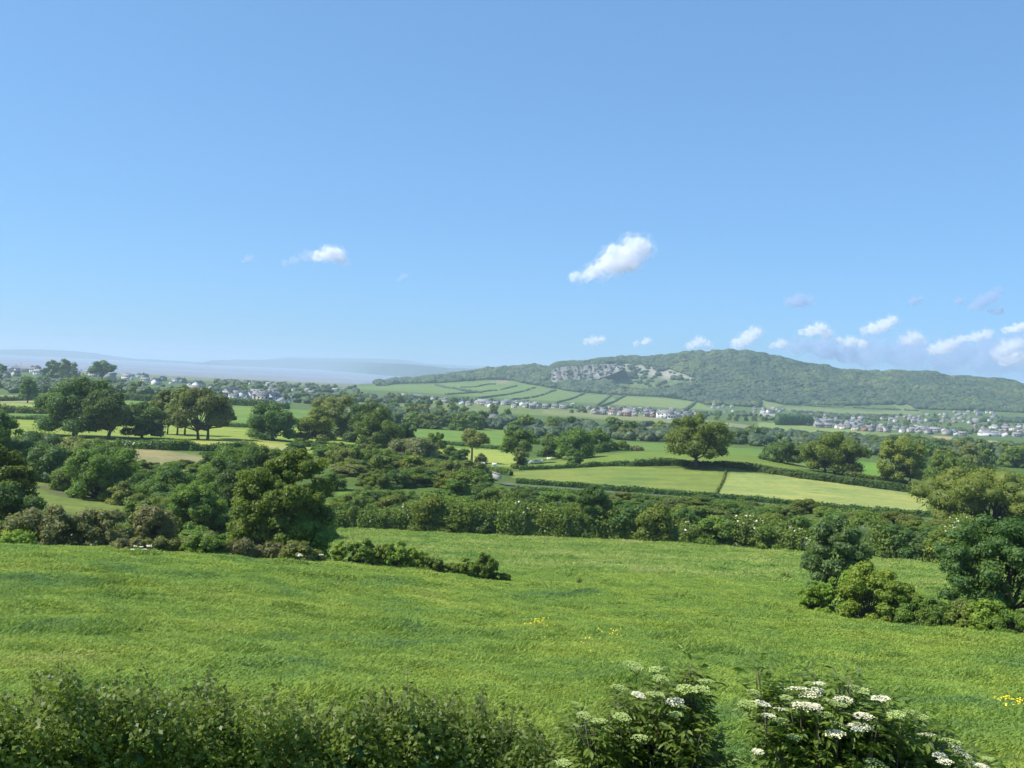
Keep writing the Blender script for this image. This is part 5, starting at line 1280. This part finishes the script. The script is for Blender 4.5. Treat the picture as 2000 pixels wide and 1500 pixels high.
def cloud(label, lobes, dist, dens=.012, thin=False, group='small cumulus clouds in the sky'):
    """lobes: (px, py, r_px); spheres merged and billowed"""
    g = np.random.default_rng(int(lobes[0][0])); mb = MB(); V0, T0 = ICO2; k = dist/F; c0 = None; rm = max(l[2] for l in lobes)*k
    for px, py, rp in lobes:
        th, e = ray(px, py); c = np.array([dist*math.sin(th), dist*math.cos(th), dist*float(e)])
        if c0 is None: c0 = c
        for q in range(5):
            rr = rp*k*(1 if q == 0 else g.uniform(.35, .6)); off = unit(g.normal(size=3))*rp*k*(0 if q == 0 else .75)*[1, 1, .6]
            mb.add((c-c0+off)+V0*rr*[1, 1, .85], T=T0)
    key = (round(math.log2(dens/rm*1000)*2), thin)
    if key not in CM: CM[key] = cloudmat('cloud_vapour', dens/rm*100*(.35 if thin else 1), thin, rm)
    o = obj('cloud', mb.mesh('cloud', (CM[key],)), None, c0)
    fr_ = MB(); g = np.random.default_rng(int(lobes[0][0])+1)
    for px, py, rp in lobes:
        th, e = ray(px, py); c = np.array([dist*math.sin(th), dist*math.cos(th), dist*float(e)])
        for q in range(4): fr_.add((c-c0+unit(g.normal(size=3))*rp*k*(0 if q == 0 else .8)*[1, 1, .6])+V0*rp*k*(1.45 if q == 0 else g.uniform(.5, .85))*[1, 1, .8], T=T0)
    key2 = (key[0], 'fringe', thin)
    if key2 not in CM: CM[key2] = cloudmat('cloud_fringe', dens/rm*100*(.08 if thin else .10), thin, rm*.8)
    o2 = obj('fringe', fr_.mesh('fringe', (CM[key2],)), o)
    rz2 = o2.modifiers.new('merge', 'REMESH'); rz2.mode = 'VOXEL'; rz2.voxel_size = rm/6
    tx2 = TEX.copy(); tx2.noise_scale = rm*.8; dp2 = o2.modifiers.new('billow', 'DISPLACE'); dp2.texture = tx2; dp2.strength = rm*1.2; dp2.mid_level = .5
    rmz = o.modifiers.new('merge', 'REMESH'); rmz.mode = 'VOXEL'; rmz.voxel_size = rm/7
    tx = TEX.copy(); tx.noise_scale = rm*.55
    dp = o.modifiers.new('billow', 'DISPLACE'); dp.texture = tx; dp.strength = rm*1.0; dp.mid_level = .5
    tag(o, label, 'cloud', group); return o
D1 = .05
cloud('largest white cloud, shaped like a comma right of centre', [(1236,488,30),(1222,502,32),(1200,512,28),(1182,522,22),(1196,496,16),(1160,534,17),(1140,540,14),(1118,543,9)], 7000, .016)
cloud('small white cloud with a grey left tail, left of centre', [(640,496,17),(655,497,17),(625,500,13),(665,506,10)], 8000, .013)
cloud('thin grey tail of vapour left of the small white cloud', [(600,500,12),(575,508,9),(558,514,7),(675,512,8)], 8100, .010, True)
cloud('faint wisp left of the small white cloud', [(485,505,7),(476,511,4),(493,499,4)], 8000, .008, True)
cloud('faint wisp between the two white clouds', [(788,540,7),(779,546,5)], 8000, .006, True)
for l, ps, th_ in [('grey flat cloud above the hill summit', [(1560,588,14),(1542,590,9),(1580,587,9)], True),('small grey cloud fragment high on the right', [(1786,588,8),(1798,584,5)], True),
  ('tiny grey cloud fragment left of the slanting grey cloud', [(1874,588,7)], True),('slanting grey cloud near the right edge', [(1905,598,10),(1920,588,12),(1938,578,11),(1948,566,7)], True),('flat grey scrap below the slanting grey cloud', [(1950,607,8),(1935,608,5)], True)]:
    cloud(l, ps, 11000, .02, th_)
for l, ps in [('small white cloud furthest left over the ridge', [(1160,666,9),(1148,668,6),(1172,663,7)]),('faint little cloud left of the summit', [(1262,667,7),(1245,671,5)]),
  ('rounded cloud just left of the summit', [(1365,668,10),(1378,674,8),(1350,676,7)]),('tall slanting cloud above the summit', [(1472,650,11),(1462,662,12),(1445,672,10)]),
  ('low faint cloud right of the slanting cloud', [(1525,672,9),(1510,676,6)]),('white peaked cloud right of the summit', [(1600,642,11),(1586,648,10),(1612,652,9),(1572,649,6)]),
  ('ragged low cloud right of the white peaked cloud', [(1660,668,10),(1680,672,8),(1640,664,6)]),('long slanting white cloud over the right ridge', [(1740,626,9),(1728,636,11),(1710,642,10),(1696,646,7)]),
  ('round white cloud over the right ridge', [(1780,661,13),(1768,665,9),(1794,664,8)]),('broken cloud left of the right edge clouds', [(1840,680,12),(1826,684,9),(1856,672,9),(1870,662,6)]),
  ('ragged cloud under the broken cloud', [(1905,658,9),(1925,652,8),(1890,662,6)]),('cloud rising at the right edge above the ridge', [(1965,680,14),(1985,672,11),(1950,692,9)]),
  ('high thin cloud touching the right edge', [(1985,641,8),(2000,638,8),(1968,645,6)]),('low cloud sinking behind the ridge at the right edge', [(1990,700,12),(1968,706,10)])]:
    cloud(l, [(a_+(a_-ps[0][0])*.15, b_, c_*1.25) for a_, b_, c_ in ps], 15000, .009)
for l, ps in [('dim bank of low cloud behind the clouds on the right', [(1700,690,34),(1780,696,36),(1860,698,38),(1940,696,40),(2020,690,44)]),('dim low cloud bank right of the summit', [(1560,676,20),(1610,682,24),(1650,686,22)])]:
    cloud(l, ps, 17500, .022, True)

# ------------------------------------------------------------------ labels made from what stands next to each thing
REF = [(54,'the tan strip'),(102,'the church'),(146,'the biggest field tree'),(211,'the second field tree'),(277,'the low field tree'),(352,'the olive clump'),(440,'the bare limb'),(532,'the round dark tree'),(630,'the olive domes'),
       (738,'the conical tree'),(806,'the willow bush'),(921,'the brownish tree'),(1014,'the sheep-side tree'),(1072,'the grazing sheep'),(1122,'the hedge hawthorn'),(1190,'the quarry'),(1243,'the brown bush'),(1300,'the pale slope'),(1360,'the lone oak'),(1430,'the hill summit'),
       (1526,'the round tree'),(1550,'the conifers'),(1630,'the twin-crowned tree'),(1700,'the field strips'),(1763,'the field corner tree'),(1856,'the round green tree'),(1925,'the huge thicket'),(1990,'the right edge')]
ORD = ['', 'second ', 'third ', 'fourth ', 'fifth ', 'sixth ', 'seventh ', 'eighth ', 'ninth ', 'tenth ', 'eleventh ', 'twelfth ']
MW = {'green': 'mid-green', 'dark': 'dark green', 'olive': 'olive', 'oak': 'yellowish green', 'bright': 'bright green', 'brown': 'brownish', 'grey': 'grey-green'}
buck = {}
for o, p, mt, zone in ITEMS:
    px, py = project(np.array([p[0]]), np.array([p[1]]), np.array([p[2]])); px = float(px[0]); py = float(py[0])
    ref = min(REF, key=lambda q: abs(q[0]-px)); side = 'in line with' if abs(px-ref[0]) < 9 else ('left of' if px < ref[0] else 'right of')
    buck.setdefault((zone, mt, ref[1], side), []).append((px, py, o, ref[0]))
for (zone, mt, ref, side), L in buck.items():
    L.sort(key=lambda q: (q[1] if side == 'in line with' else abs(q[0]-q[3])))
    for k, (px, py, o, _) in enumerate(L):
        zone = zone.replace('the trees beyond', 'beyond').replace('the trees below', 'below')
        kind = KW.get(mt) if o['category'] == 'house' else f"{MW[mt]} {o['category']}"
        pre = ORD[min(k, 11)]
        if side == 'in line with': s_ = f"{pre}{'highest' if len(L) > 1 else ''} {kind} of {zone}, in line with {ref}"
        else: s_ = f"{kind} of {zone}, {pre}{'nearest ' if not pre else ''}{side} {ref}" if len(L) > 1 else f"{kind} of {zone}, {side} {ref}"
        if k > 11: print('LABELDUP', s_)
        if len(s_.split()) > 16: print('LONG', s_)
        o['label'] = ' '.join(s_.replace('of the scrub', 'in the scrub').replace('of the trees', 'among the trees').split())

# ------------------------------------------------------------------ air, sun, sky
hz = bpy.data.meshes.new('haze'); b = MB(); b.box(-26000, 26000, -3000, 25500, -84, 150)
mt, nt, N = newmat('haze_air'); pv = N('ShaderNodeVolumePrincipled'); pv.inputs['Color'].default_value = (.62, .78, .92, 1); pv.inputs['Density'].default_value = .000122
pv.inputs['Anisotropy'].default_value = .1
o_ = N('ShaderNodeOutputMaterial'); link(nt, pv.outputs[0], o_.inputs['Volume'])
tag(obj('haze', b.mesh('haze', (mt,))), 'pale blue haze filling the air over the valley and bay', kind='stuff')
ELEV = math.radians(50); AZ = math.radians(-98)   # sun to the left, a little ahead
sd = np.array([math.sin(AZ)*math.cos(ELEV), math.cos(AZ)*math.cos(ELEV), math.sin(ELEV)])
sl = bpy.data.lights.new('sun', 'SUN'); sl.energy = 4.2; sl.angle = math.radians(.53); sl.color = (1, .96, .89)
so = bpy.data.objects.new('sun', sl); COL.objects.link(so); so.rotation_euler = Vector(-sd).to_track_quat('-Z', 'Y').to_euler()
w = bpy.data.worlds.new('World'); scn.world = w; w.use_nodes = True; nt = w.node_tree; nt.nodes.clear()
sky = nt.nodes.new('ShaderNodeTexSky'); sky.sky_type = 'NISHITA'; sky.sun_disc = False; sky.sun_elevation = ELEV; sky.sun_rotation = AZ
sky.altitude = 0; sky.air_density = .7; sky.dust_density = .6; sky.ozone_density = 6.0
bg = nt.nodes.new('ShaderNodeBackground'); bg.inputs[1].default_value = .12
wo = nt.nodes.new('ShaderNodeOutputWorld'); gm = nt.nodes.new('ShaderNodeGamma'); gm.inputs[1].default_value = .48; nt.links.new(sky.outputs[0], gm.inputs[0])
tn = mixc(nt, 1.0, gm.outputs[0], (.45, .715, .97), 'MULTIPLY'); nt.links.new(tn, bg.inputs[0]); bg.inputs[1].default_value = .28; nt.links.new(bg.outputs[0], wo.inputs[0])
scn.view_settings.view_transform = 'Standard'; scn.view_settings.look = 'None'; scn.view_settings.exposure = .68; scn.view_settings.gamma = 1
scn.render.engine = 'CYCLES'; cy_ = scn.cycles
cy_.max_bounces = 8; cy_.diffuse_bounces = 4; cy_.glossy_bounces = 2; cy_.transmission_bounces = 4; cy_.volume_bounces = 6; cy_.transparent_max_bounces = 8
cy_.use_denoising = True; cy_.use_adaptive_sampling = True; cy_.adaptive_threshold = .02
scn.render.use_persistent_data = False
